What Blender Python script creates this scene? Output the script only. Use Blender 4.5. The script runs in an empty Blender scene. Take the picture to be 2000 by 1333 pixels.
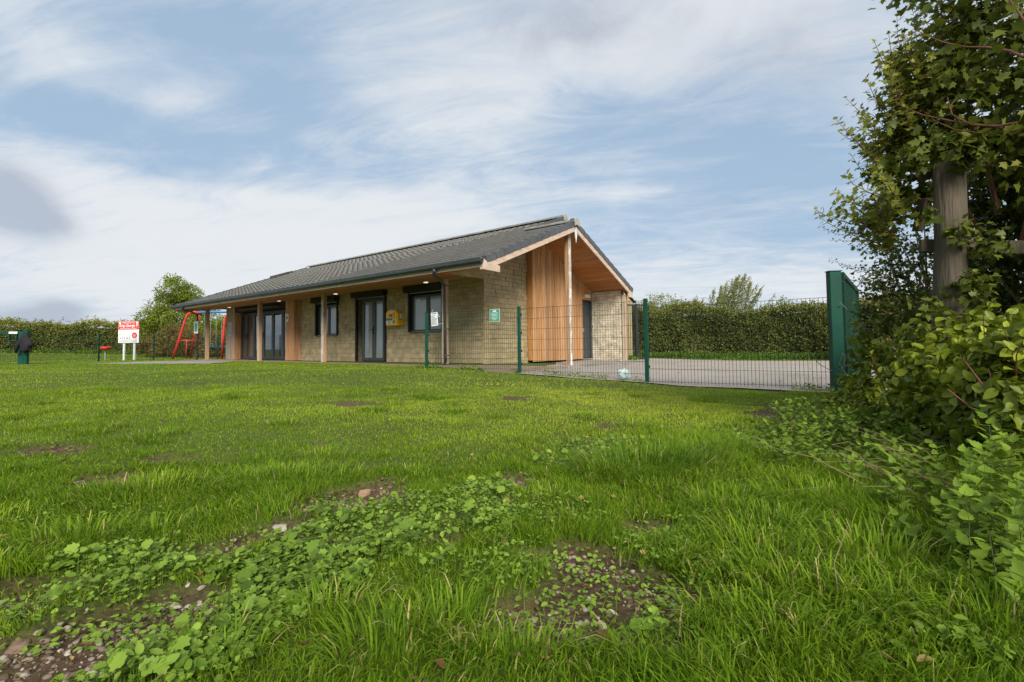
import bpy, bmesh, math, random
import numpy as np
from mathutils import Vector, Matrix

# ------------------------------------------------------------------ camera, sky, sun, exposure
S = bpy.context.scene
COL = S.collection
CAM_H, FPX, CYP, PITCH, ROLL = 0.65, 941.08, 637.0, 0.0430, 0.0109
cd = bpy.data.cameras.new('camera')
cam = bpy.data.objects.new('camera', cd)
COL.objects.link(cam)
cd.sensor_width = 36.0
cd.lens = 36.0 * FPX / 2000.0
cd.shift_y = (CYP - 666.5) / 2000.0
cd.clip_start, cd.clip_end = 0.02, 5000
cam.matrix_world = (Matrix.Translation((0, 0, CAM_H)) @ Matrix.Rotation(math.pi / 2 + PITCH, 4, 'X')
                    @ Matrix.Rotation(-ROLL, 4, 'Z'))
S.camera = cam

SUN_EL, SUN_AZ = math.radians(35), math.radians(168)      # azimuth clockwise from +Y
world = bpy.data.worlds.new('World')
S.world = world
world.use_nodes = True
SKY_STRENGTH = 0.086
CLOUD_WHITE = (7.45, 7.75, 8.05)
CLOUD_GREY = (4.5, 4.95, 5.8)
SUN_POWER, SUN_ANGLE, EXPOSURE = 4.0, 30.0, 0.34


def sky_nodes():
    nt = world.node_tree
    nt.nodes.clear()
    N, L = nt.nodes.new, nt.links.new

    def m(op, a, b=None, c=None):
        n = N('ShaderNodeMath'); n.operation = op
        for i, v in enumerate((a, b, c)):
            if v is None: continue
            if isinstance(v, (int, float)): n.inputs[i].default_value = v
            else: L(v, n.inputs[i])
        return n.outputs[0]
    out = N('ShaderNodeOutputWorld'); bg = N('ShaderNodeBackground')
    bg.inputs['Strength'].default_value = SKY_STRENGTH
    sky = N('ShaderNodeTexSky'); sky.sky_type = 'NISHITA'; sky.sun_disc = False
    sky.sun_elevation = SUN_EL; sky.sun_rotation = SUN_AZ
    sky.air_density = 1.0; sky.dust_density = 1.6; sky.ozone_density = 1.6
    tc = N('ShaderNodeTexCoord')
    sep = N('ShaderNodeSeparateXYZ'); L(tc.outputs['Generated'], sep.inputs[0])
    X, Y, Z = sep.outputs
    zc = m('MAXIMUM', Z, 0.0)
    az = m('ARCTAN2', X, Y)
    el = m('ARCSINE', Z)
    # cloud layer seen as a plane overhead
    den = m('ADD', zc, 0.16)
    px, py = m('DIVIDE', X, den), m('DIVIDE', Y, den)
    # streaks run slightly slanted
    sx = m('ADD', m('MULTIPLY', px, 0.42), m('MULTIPLY', py, -0.10))
    sy = m('ADD', m('MULTIPLY', py, 1.15), m('MULTIPLY', px, 0.28))
    cv = N('ShaderNodeCombineXYZ'); L(sx, cv.inputs[0]); L(sy, cv.inputs[1])

    def noise(scale, det, dist, rough=0.55, w=0.0, src=None):
        n = N('ShaderNodeTexNoise'); n.noise_dimensions = '4D'
        n.inputs['Scale'].default_value = scale; n.inputs['Detail'].default_value = det
        n.inputs['Roughness'].default_value = rough; n.inputs['Distortion'].default_value = dist
        n.inputs['W'].default_value = w
        L(src or cv.outputs[0], n.inputs['Vector'])
        return n.outputs[0]
    n1 = noise(1.35, 10, 1.2, 0.60, 3.1)
    n2 = noise(3.4, 12, 1.7, 0.66, 7.7)
    cv2 = N('ShaderNodeCombineXYZ')
    L(m('MULTIPLY', az, 2.0), cv2.inputs[0]); L(m('MULTIPLY', el, 3.0), cv2.inputs[1])
    n3 = noise(2.6, 9, 0.9, 0.62, 1.3, cv2.outputs[0])

    def blob(a, e, sa, se, amp):
        a, e, sa, se = (math.radians(v) for v in (a, e, sa, se))
        da = m('MULTIPLY', m('SUBTRACT', az, a), 1 / sa)
        de = m('MULTIPLY', m('SUBTRACT', el, e), 1 / se)
        r = m('ADD', m('MULTIPLY', da, da), m('MULTIPLY', de, de))
        return m('MULTIPLY', m('POWER', 2.718, m('MULTIPLY', r, -1.0)), amp)

    def total(bs):
        t = None
        for b in bs:
            v = blob(*b); t = v if t is None else m('ADD', t, v)
        return t
    # where the veil thins (minus) and thickens (plus)
    cover = total([(-30, 30, 12, 4.5, -0.22), (-42, 20.5, 7, 4, -0.20), (-36, 18.5, 8, 3.0, -0.18), (-24, 25.5, 9, 3.0, -0.16), (-17, 19.5, 12, 1.8, -0.14),
                   (15, 25, 11, 4, -0.20), (26, 20, 10, 4, -0.20), (33, 16.5, 8, 3, -0.16), (12, 15.2, 12, 2.2, -0.16), (34, 11, 10, 2.5, -0.10), (3, 19, 8, 2.5, -0.08),
                   (-39, 22.8, 7, 1.6, 0.16), (-46, 26, 4, 3.0, 0.14), (-23, 12.5, 15, 3.8, 0.30), (-8, 16, 11, 3.5, 0.20), (-13, 27, 9, 3.0, 0.14), (-26, 15.8, 9, .8, 0.14),
                   (14, 17.2, 7, .8, 0.20), (18, 33, 26, 5.5, 0.34), (-20, 5, 26, 6, 0.26), (-46, 15, 7, 2.5, 0.16), (30, 6, 22, 3.5, 0.14), (-39, 14.5, 5, 3, .16), (-40, 8, 9, 4, .2)])
    dens = m('ADD', m('ADD', m('MULTIPLY', n1, 0.46), m('MULTIPLY', n2, 0.80)), m('MULTIPLY', n3, 0.26))
    dens = m('ADD', dens, cover)
    mr = N('ShaderNodeMapRange'); mr.interpolation_type = 'SMOOTHSTEP'
    L(dens, mr.inputs['Value']); mr.inputs['From Min'].default_value = 0.50; mr.inputs['From Max'].default_value = 1.10
    mask = m('MULTIPLY_ADD', mr.outputs[0], 0.82, 0.17)
    # grey undersides
    grey = total([(-47.0, 12.8, 3.2, 2.6, .95), (-44.4, 10.8, 2.4, 1.6, 0.6), (-43.2, 3.4, 2.0, 1.2, 1.1), (-47, 2.8, 3, 1.0, 0.8), (6, 34.5, 17, 4.5, 0.62), (30, 27.5, 11, 5, 0.60),
                  (24, 15.0, 5, 1.6, 0.40), (-8, 28, 8, 2.2, .22)])
    grey = m('MULTIPLY', grey, m('MULTIPLY_ADD', n3, 2.8, -0.50))
    gmr = N('ShaderNodeMapRange'); gmr.interpolation_type = 'SMOOTHSTEP'; L(m('ADD', grey, m('MULTIPLY', n2, 0.25)), gmr.inputs['Value'])
    gmr.inputs['From Min'].default_value = 0.05; gmr.inputs['From Max'].default_value = 1.05
    cc = N('ShaderNodeMix'); cc.data_type = 'RGBA'
    L(gmr.outputs[0], cc.inputs[0]); cc.inputs[6].default_value = (*CLOUD_WHITE, 1); cc.inputs[7].default_value = (*CLOUD_GREY, 1)
    # the clear sky, a little denser with haze
    haze = N('ShaderNodeMix'); haze.data_type = 'RGBA'; haze.inputs[0].default_value = 0.72
    L(sky.outputs[0], haze.inputs[6]); haze.inputs[7].default_value = (3.0, 4.75, 6.8, 1)
    mx = N('ShaderNodeMix'); mx.data_type = 'RGBA'
    L(m('MAXIMUM', mask, m('MULTIPLY', gmr.outputs[0], 0.9)), mx.inputs[0]); L(haze.outputs[2], mx.inputs[6]); L(cc.outputs[2], mx.inputs[7])
    L(mx.outputs[2], bg.inputs[0]); L(bg.outputs[0], out.inputs[0])


sky_nodes()
world.cycles.sampling_method = 'MANUAL'
world.cycles.sample_map_resolution = 512
sl = bpy.data.lights.new('sun', 'SUN'); sl.energy = SUN_POWER; sl.angle = math.radians(SUN_ANGLE); sl.color = (1.0, 0.955, 0.87)
sun = bpy.data.objects.new('sun', sl); COL.objects.link(sun)
sdir = Vector((math.sin(SUN_AZ) * math.cos(SUN_EL), math.cos(SUN_AZ) * math.cos(SUN_EL), math.sin(SUN_EL)))
sun.rotation_euler = sdir.to_track_quat('Z', 'Y').to_euler()
sun.location = (0, 0, 30)
S.view_settings.view_transform = 'Standard'; S.view_settings.look = 'None'
S.view_settings.exposure = EXPOSURE; S.view_settings.gamma = 1.0
S.view_settings.use_curve_mapping = False
S.cycles.max_bounces = 6; S.cycles.diffuse_bounces = 3; S.cycles.transparent_max_bounces = 12
S.cycles.use_denoising = True

# ------------------------------------------------------------------ helpers
rng = np.random.default_rng(7)
random.seed(7)


def ray(u, v):
    x2, y2 = u - 1000.0, v - CYP
    cr, sr = math.cos(ROLL), math.sin(ROLL)
    x, y = (cr * x2 - sr * y2) / FPX, -(sr * x2 + cr * y2) / FPX
    c, s = math.cos(PITCH), math.sin(PITCH)
    return np.array([x, c - s * y, s + c * y])


def at(u, v, Y):                       # a place on the site from its bearing and its distance
    d = ray(u, v) * (Y / ray(u, v)[1])
    return Vector((d[0], d[1], d[2] + CAM_H))


def smooth(t):
    t = np.clip(t, 0, 1); return t * t * (3 - 2 * t)


def h3(i, j, k):
    n = (i * 374761393 + j * 668265263 + k * 2147483647 + 1274126177) & 0xffffffff
    n = ((n ^ (n >> 13)) * 1274126177) & 0xffffffff
    n = (n ^ (n >> 16)) & 0xffffffff
    return n / 4294967295.0


def vn(p, sc=1.0, seed=0):
    """value noise, p (n,2 or 3) -> 0..1"""
    p = np.asarray(p, float) * sc
    if p.shape[1] == 2: p = np.column_stack([p, np.full(len(p), seed * 7.31 + .5)])
    else: p = p + seed * 13.7
    i = np.floor(p).astype(np.int64); f = p - i; f = f * f * (3 - 2 * f)
    r = 0
    for a in (0, 1):
        for b in (0, 1):
            for c in (0, 1):
                w = (f[:, 0] if a else 1 - f[:, 0]) * (f[:, 1] if b else 1 - f[:, 1]) * (f[:, 2] if c else 1 - f[:, 2])
                r = r + w * h3(i[:, 0] + a, i[:, 1] + b, i[:, 2] + c)
    return r


def g_smooth(x, y):
    x, y = np.asarray(x, float), np.asarray(y, float)
    t = y - 2.2 * x
    g = .2 * smooth((t + 3) / 20) * smooth((y - 2) / 8)
    g = g - .075 * np.exp(-((x - 2.6) ** 2 / 7 + (y - 14.6) ** 2 / 8))
    g = g - .06 * smooth((y - 20) / 8) + .0 * x
    g = g + .42 * np.exp(-((x + 36) ** 2 / 120 + (y - 33) ** 2 / 60))
    return g


def lawn(x, y):                        # 1 on the lawn, 0 where hard surfaces lie
    d = (x - 4.242) * .581 + (y - 6.405) * .814
    return 1 - smooth((d + .45) / .4)


def g(x, y):
    x, y = np.asarray(x, float).ravel(), np.asarray(y, float).ravel()
    P = np.column_stack([x, y])
    b = (vn(P, .9, 1) - .5) * .05 + (vn(P, 3.1, 2) - .5) * .03 + (vn(P, 9, 3) - .5) * .012
    return g_smooth(x, y) + b * lawn(x, y) * np.where(y > 10, .4, 1) - .04 * lawn(x, y) * soil(x, y)


def gp(u, v):                          # ground point below a bearing
    r = ray(u, v); z = 0.0
    for _ in range(12):
        k = (z - CAM_H) / r[2]; x, y = r[0] * k, r[1] * k
        z = float(g_smooth(np.array([x]), np.array([y]))[0])
    return x, y


SOIL = []   # (x, y, rx, ry, strength)


def patch(u, v, ru, rv, s=1.0):
    x, y = gp(u, v)
    y0, y1 = gp(u, v + rv)[1], gp(u, v - rv)[1]
    return (x, y, ru * 1.18 * y / FPX, (y1 - y0) / 2 * 1.18, s)


for a in [(60, 1262, 170, 44), (210, 1215, 130, 16), (690, 962, 95, 26), (555, 1032, 55, 22), (420, 1075, 80, 14), (40, 1285, 140, 60), (230, 1200, 130, 24), (350, 1165, 60, 18),
          (60, 1143, 80, 20), (1140, 1100, 52, 38), (1190, 1155, 105, 52), (1110, 1228, 105, 46), (1330, 1190, 100, 34), (990, 1210, 50, 26), (1295, 1030, 60, 22),
          (1430, 1045, 50, 20), (205, 942, 75, 13), (330, 903, 45, 9), (690, 785, 70, 6), (1005, 936, 35, 14), (1010, 778, 40, 5),
          (1270, 1290, 70, 26), (640, 990, 60, 14), (480, 1050, 60, 12), (150, 1240, 110, 26), (620, 1060, 30, 10), (760, 960, 40, 10), (1230, 1140, 50, 26), (1390, 1180, 60, 16), (1060, 1090, 40, 12), (20, 1180, 70, 16), (450, 900, 30, 5), (620, 860, 30, 4), (1200, 830, 40, 5), (1540, 795, 50, 14), (870, 1060, 40, 12), (960, 1250, 60, 24), (1530, 815, 60, 12), (120, 880, 60, 8), (900, 1010, 50, 8)]:
    SOIL.append(patch(*a))


def soil(x, y):
    x, y = np.asarray(x, float).ravel(), np.asarray(y, float).ravel()
    P = np.column_stack([x, y]); m = np.zeros(len(x))
    w = (vn(P, 5, 11) - .5) * 1.1 + (vn(P, 14, 12) - .5) * .9 + (vn(P, 38, 14) - .5) * .7
    for (cx, cy, rx, ry, s) in SOIL:
        r = np.sqrt(((x - cx) / rx) ** 2 + ((y - cy) / ry) ** 2)
        m = np.maximum(m, 1 - smooth((r + w * .7 - .84) / .16))
    return m


# ---- materials
MATS = {}


def mat(name, col, rough=.7, var=.15, scale=6, bump=.0, spec=.3, metal=0, stretch=(1, 1, 1), objrand=.0, attr=None, ramp=None, transl=0, coat=0, detail=5, col2=None, emit=None, stain=None):
    if name in MATS: return MATS[name]
    m = bpy.data.materials.new(name); m.use_nodes = True
    nt = m.node_tree; N, L = nt.nodes.new, nt.links.new
    b = nt.nodes['Principled BSDF']
    b.inputs['Roughness'].default_value = rough; b.inputs['Metallic'].default_value = metal
    b.inputs['Specular IOR Level'].default_value = spec
    if coat: b.inputs['Coat Weight'].default_value = coat
    tc = N('ShaderNodeTexCoord'); mp = N('ShaderNodeMapping'); mp.inputs['Scale'].default_value = stretch
    L(tc.outputs['Object'], mp.inputs[0])
    oi = N('ShaderNodeObjectInfo')
    vm = N('ShaderNodeVectorMath'); vm.operation = 'MULTIPLY_ADD'
    cmb = N('ShaderNodeCombineXYZ')
    for i in range(3): L(oi.outputs['Random'], cmb.inputs[i])
    L(cmb.outputs[0], vm.inputs[0]); vm.inputs[1].default_value = (37, 53, 71); L(mp.outputs[0], vm.inputs[2])
    ns = N('ShaderNodeTexNoise'); ns.inputs['Scale'].default_value = scale; ns.inputs['Detail'].default_value = detail
    ns.inputs['Roughness'].default_value = .62
    L(vm.outputs[0], ns.inputs['Vector'])
    base = N('ShaderNodeMix'); base.data_type = 'RGBA'
    c2 = col2 or tuple(c * (1 - var * 1.6) for c in col); c1 = tuple(min(1, c * (1 + var)) for c in col)
    mr = N('ShaderNodeMapRange'); mr.inputs['From Min'].default_value = .32; mr.inputs['From Max'].default_value = .68
    L(ns.outputs[0], mr.inputs['Value']); L(mr.outputs[0], base.inputs[0])
    base.inputs[6].default_value = (*c2, 1); base.inputs[7].default_value = (*c1, 1)
    cur = base.outputs[2]
    if ramp:
        at_ = N('ShaderNodeAttribute'); at_.attribute_name = attr or 'tint'
        cr = N('ShaderNodeValToRGB'); e = cr.color_ramp.elements
        while len(e) < len(ramp): e.new(.5)
        for k, (pos, c) in enumerate(ramp): e[k].position = pos; e[k].color = (*c, 1)
        ad = N('ShaderNodeMath'); ad.operation = 'ADD'
        L(at_.outputs['Fac'], ad.inputs[0])
        sb = N('ShaderNodeMath'); sb.operation = 'MULTIPLY_ADD'; L(ns.outputs[0], sb.inputs[0]); sb.inputs[1].default_value = var; sb.inputs[2].default_value = -var / 2
        L(sb.outputs[0], ad.inputs[1]); L(ad.outputs[0], cr.inputs[0]); cur = cr.outputs[0]
    if objrand:
        at2 = N('ShaderNodeAttribute'); at2.attribute_name = 'tint'
        ad = N('ShaderNodeMath'); ad.operation = 'ADD'; L(oi.outputs['Random'], ad.inputs[0]); L(at2.outputs['Fac'], ad.inputs[1])
        fr = N('ShaderNodeMath'); fr.operation = 'FRACT'; L(ad.outputs[0], fr.inputs[0])
        hv = N('ShaderNodeHueSaturation')
        for inp, a, c in (('Value', objrand, 1 - objrand / 2), ('Saturation', objrand * .6, 1 - objrand * .3)):
            q = N('ShaderNodeMath'); q.operation = 'MULTIPLY_ADD'; L(fr.outputs[0], q.inputs[0]); q.inputs[1].default_value = a; q.inputs[2].default_value = c
            if inp == 'Saturation':
                q2 = N('ShaderNodeMath'); q2.operation = 'MULTIPLY'; L(fr.outputs[0], q2.inputs[0]); q2.inputs[1].default_value = 7.31
                q3 = N('ShaderNodeMath'); q3.operation = 'FRACT'; L(q2.outputs[0], q3.inputs[0]); L(q3.outputs[0], q.inputs[0])
            L(q.outputs[0], hv.inputs[inp])
        L(cur, hv.inputs['Color']); cur = hv.outputs[0]
    if stain:
        sc_, c_, lo, hi, st = stain
        n5 = N('ShaderNodeTexNoise'); n5.inputs['Scale'].default_value = sc_; n5.inputs['Detail'].default_value = 6; n5.inputs['Roughness'].default_value = .65
        mp5 = N('ShaderNodeMapping'); mp5.inputs['Scale'].default_value = st; geo = N('ShaderNodeNewGeometry')
        L(geo.outputs['Position'], mp5.inputs[0]); L(mp5.outputs[0], n5.inputs[0])
        r5 = N('ShaderNodeMapRange'); r5.inputs['From Min'].default_value = lo; r5.inputs['From Max'].default_value = hi; L(n5.outputs[0], r5.inputs['Value'])
        m5 = N('ShaderNodeMix'); m5.data_type = 'RGBA'; L(r5.outputs[0], m5.inputs[0]); L(cur, m5.inputs[6]); m5.inputs[7].default_value = (*c_, 1); cur = m5.outputs[2]
    L(cur, b.inputs['Base Color'])
    if bump:
        bp = N('ShaderNodeBump'); bp.inputs['Strength'].default_value = bump; bp.inputs['Distance'].default_value = .02
        n4 = N('ShaderNodeTexNoise'); n4.inputs['Scale'].default_value = scale * 4; n4.inputs['Detail'].default_value = 5
        L(vm.outputs[0], n4.inputs['Vector']); L(n4.outputs[0], bp.inputs['Height']); L(bp.outputs[0], b.inputs['Normal'])
    if emit:
        b.inputs['Emission Color'].default_value = (*emit[0], 1); b.inputs['Emission Strength'].default_value = emit[1]
    if transl:
        tr = N('ShaderNodeBsdfTranslucent'); mxs = N('ShaderNodeMixShader'); mxs.inputs[0].default_value = transl
        L(cur, tr.inputs[0]); out = nt.nodes['Material Output']
        L(b.outputs[0], mxs.inputs[1]); L(tr.outputs[0], mxs.inputs[2]); L(mxs.outputs[0], out.inputs[0])
    MATS[name] = m
    return m


W_OR = (.40, .215, .105)
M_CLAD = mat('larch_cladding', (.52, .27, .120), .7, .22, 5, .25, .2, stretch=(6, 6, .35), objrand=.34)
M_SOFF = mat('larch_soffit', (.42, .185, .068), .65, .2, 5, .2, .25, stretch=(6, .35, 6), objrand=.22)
M_BEAM = mat('larch_beam', (.40, .225, .095), .7, .2, 4, .25, .2, stretch=(6, .3, 6), objrand=.1)
M_POST = mat('timber_post', (.45, .275, .15), .72, .2, 4, .25, .2, stretch=(7, 7, .3), objrand=.15)
M_POSTW = mat('whitened_timber', (.50, .42, .35), .75, .25, 5, .25, .2, stretch=(4, 4, .9), stain=(9, (.80, .80, .80), .5, .62, (1, 1, .35)))
M_FASC = mat('pale_fascia_timber', (.50, .40, .31), .72, .14, 4, .2, .2, stretch=(6, .3, 6))
M_BARGE = mat('pale_barge_timber', (.56, .42, .32), .72, .16, 4, .2, .2, stretch=(1, 6, 3))
M_WEATH = mat('weathered_cladding', (.40, .30, .215), .75, .2, 5, .25, .2, stretch=(6, 6, .35), objrand=.2)
M_STONE = mat('buff_stone', (.445, .355, .205), .85, .16, 5, .6, .12, objrand=.24, stain=(.9, (.25, .185, .10), .48, .78, (1, 1, .8)))
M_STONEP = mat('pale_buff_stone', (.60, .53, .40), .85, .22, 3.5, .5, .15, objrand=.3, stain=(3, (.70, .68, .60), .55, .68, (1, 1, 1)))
M_MORT = mat('mortar', (.23, .185, .115), .9, .2, 8, .3, .1)
M_TILE = mat('grey_roof_tile', (.064, .060, .052), .88, .12, 4, .3, .10, objrand=.10, stain=(.6, (.088, .085, .076), .45, .7, (1, 1, 1)))
M_NOSE = mat('skylit_tile_edge', (.28, .27, .245), .8, .12, 8, .2, .2, objrand=.1)  # paler than the tile: sky light caught by the noses, painted in
M_VERGE = mat('dark_verge_cap', (.085, .085, .092), .5, .12, 5, .05, .4, objrand=.15)
M_RIDGE = mat('ridge_cap_concrete', (.21, .20, .18), .8, .2, 6, .3, .2, objrand=.2)
M_RIDGEE = mat('ridge_end_concrete', (.36, .33, .29), .8, .15, 6, .2, .2)
M_GUT = mat('dark_grey_gutter', (.035, .045, .045), .38, .1, 3, 0, .5)
M_PIPE = mat('anthracite_pipe', (.045, .052, .06), .4, .1, 3, 0, .5)
M_ANTH = mat('anthracite_frame', (.045, .05, .056), .4, .08, 4, 0, .5)
M_SHUT = mat('dark_shutter_box', (.018, .017, .018), .55, .1, 4, 0, .3)
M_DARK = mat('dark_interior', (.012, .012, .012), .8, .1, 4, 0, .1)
M_FROST = mat('frosted_glass', (.23, .265, .255), .12, .06, 2, 0, .9, coat=.6)
M_CLEAR = mat('dark_reflecting_glass', (.035, .04, .036), .03, .1, 1, 0, 1.0, coat=1.0)
M_CONC = mat('concrete_path', (.33, .29, .245), .85, .18, 2.5, .3, .2, stain=(.9, (.20, .17, .14), .5, .7, (1, 1, 1)))
M_APRON = mat('grey_concrete', (.30, .275, .245), .85, .2, 2, .3, .2, stain=(1.0, (.20, .19, .16), .5, .65, (1, 1, 1)))
M_SLAB = mat('stained_slab_edge', (.27, .20, .14), .85, .2, 3, .3, .2)
M_TARM = mat('pale_tarmac', (.37, .318, .268), .9, .10, 30, .3, .2, stain=(.45, (.27, .235, .21), .45, .7, (1, 1.6, 1)))
M_GREEN = mat('green_powder_coat', (.005, .062, .038), .5, .12, 3, .0, .25)
M_GREENM = mat('green_mesh_wire', (.008, .040, .024), .65, .1, 3, .0, .12)
M_BLACKM = mat('black_steel', (.012, .012, .014), .5, .1, 3, 0, .4)
M_BLACK = mat('black_cloth', (.022, .021, .023), .85, .2, 8, .3, .2)
M_RED = mat('red_powder_coat', (.60, .035, .025), .4, .1, 3, 0, .5)
M_BLUE = mat('blue_powder_coat', (.055, .20, .42), .4, .1, 3, 0, .5)
M_TEAL = mat('dark_teal_plastic', (.01, .085, .09), .5, .1, 3, 0, .4)
M_SIGNR = mat('sign_red', (.66, .055, .045), .45, .05, 3, 0, .4)
M_WHITE = mat('white_panel', (.80, .80, .80), .5, .04, 3, 0, .4)
M_PAPER = mat('white_laminated_paper', (.76, .77, .76), .4, .05, 5, 0, .5)
M_INK = mat('black_print', (.06, .06, .065), .6, .1, 5)
M_INKG = mat('grey_print', (.34, .34, .35), .6, .1, 5)
M_SIGNG = mat('sign_green', (.012, .26, .15), .4, .05, 3, 0, .4)
M_YEL = mat('yellow_cabinet', (.95, .50, .008), .38, .05, 3, 0, .5)
M_YELD = mat('cabinet_window', (.10, .045, .01), .3, .1, 3, 0, .5)
M_STEEL = mat('galvanised_steel', (.46, .47, .48), .45, .12, 5, 0, .5, metal=.6)
M_LAMP = mat('lit_downlight', (.8, .8, .8), .5, 0, 3, emit=((1, .93, .80), .7))
M_ZINC = mat('pale_flashing', (.60, .68, .74), .4, .15, 6, 0, .5)
M_SOILR = mat('rock', (.25, .165, .11), .9, .3, 5, .6, .15, objrand=.5)
M_GRAV = mat('gravel_stone', (.25, .19, .165), .9, .25, 20, .4, .2, ramp=[(0, (.10, .065, .040)), (.45, (.19, .135, .090)), (.8, (.29, .24, .19)), (1, (.50, .44, .36))])
M_WOODG = mat('grey_weathered_wood', (.125, .098, .070), .85, .25, 3, .6, .15, stretch=(5, 5, .4), stain=(1.6, (.07, .072, .048), .48, .72, (1, 1, .5)))
M_STEM = mat('brown_stem', (.10, .062, .045), .8, .25, 10, .1, .2)
M_REDSTEM = mat('red_brown_stem', (.17, .062, .04), .6, .25, 10, .0, .3)
M_BARK = mat('grey_bark', (.12, .10, .08), .9, .25, 5, .4, .1)
M_BAG = mat('translucent_plastic', (.74, .86, .82), .3, .1, 8, 0, .5, transl=.35)
M_STRAW = mat('dry_straw', (.36, .27, .15), .8, .25, 8, 0, .2, transl=.2)


def leafmat(name, ramp, transl=.3, rough=.55, var=.25, spec=.14):
    return mat(name, (.1, .1, .1), rough, var, 3, 0, spec, ramp=ramp, transl=transl)


LM_GRASS = leafmat('grass_blades', [(0, (0.0630, 0.1263, 0.0076)), (.35, (0.1374, 0.2418, 0.0114)), (.68, (0.2690, 0.3791, 0.0190)), (.92, (0.4237, 0.4724, 0.0508)), (1, (0.5267, 0.4066, 0.1779))], .4, .55, .12)
LM_WEED = leafmat('weed_leaf', [(0, (0.0619, 0.1035, 0.0103)), (.5, (0.1647, 0.2667, 0.0259)), (1, (0.2894, 0.4135, 0.0518))], .3, .55, .2, .25)
LM_NETT = leafmat('nettle_leaf', [(0, (0.0572, 0.0927, 0.0082)), (.5, (0.1288, 0.2061, 0.0178)), (1, (0.2101, 0.3091, 0.0278))], .3, .6, .2, .2)
LM_HEDGE = leafmat('hedge_leaf', [(0, (0.0743, 0.0817, 0.0198)), (.4, (0.1546, 0.1646, 0.0380)), (.75, (0.2475, 0.2554, 0.0532)), (1, (0.4208, 0.3973, 0.0912))], .3, .55)
LM_BROWN = leafmat('bronze_leaf', [(0, (0.0780, 0.0552, 0.0216)), (.5, (0.1755, 0.1260, 0.0432)), (.8, (0.2470, 0.2100, 0.0540)), (1, (0.3380, 0.3360, 0.0720))], .3, .55)
LM_TREE = leafmat('tree_leaf', [(0, (.09, .12, .016)), (.5, (.21, .265, .032)), (1, (.38, .43, .07))], .4, .5)
LM_LIME = leafmat('yellow_green_leaf', [(0, (.10, .12, .022)), (.5, (.23, .25, .05)), (1, (.40, .39, .13))], .4, .5)
LM_MAPLE = leafmat('maple_leaf', [(0, (0.0486, 0.0659, 0.0103)), (.4, (0.1118, 0.1382, 0.0205)), (.8, (0.2066, 0.2284, 0.0330)), (.985, (0.3888, 0.3825, 0.0658)), (1, (0.5103, 0.1275, 0.0219))], .35, .45, .22, .22)
LM_HAW = leafmat('hawthorn_leaf', [(0, (0.0456, 0.0660, 0.0165)), (.5, (0.1080, 0.1375, 0.0315)), (1, (0.2400, 0.2640, 0.0600))], .3, .45)
LM_DOG = leafmat('dogwood_leaf', [(0, (0.0670, 0.0907, 0.0098)), (.5, (0.1703, 0.2133, 0.0195)), (.85, (0.3163, 0.3626, 0.0278)), (1, (0.4380, 0.4585, 0.0417))], .3, .42, .25, .25)
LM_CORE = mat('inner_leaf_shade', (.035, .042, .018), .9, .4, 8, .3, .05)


# ---- objects
def link(name, me, m=None, parent=None, **kw):
    o = bpy.data.objects.new(name, me); COL.objects.link(o)
    if m is not None and me is not None and not me.materials:
        for x in (m if isinstance(m, (list, tuple)) else [m]): me.materials.append(x)
    if parent: o.parent = parent
    for k, v in kw.items(): o[k] = v
    return o


def empty(name, loc=(0, 0, 0), rz=0, **kw):
    o = bpy.data.objects.new(name, None); COL.objects.link(o); o.location = loc; o.rotation_euler = (0, 0, rz)
    o.empty_display_size = .2
    for k, v in kw.items(): o[k] = v
    return o


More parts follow.
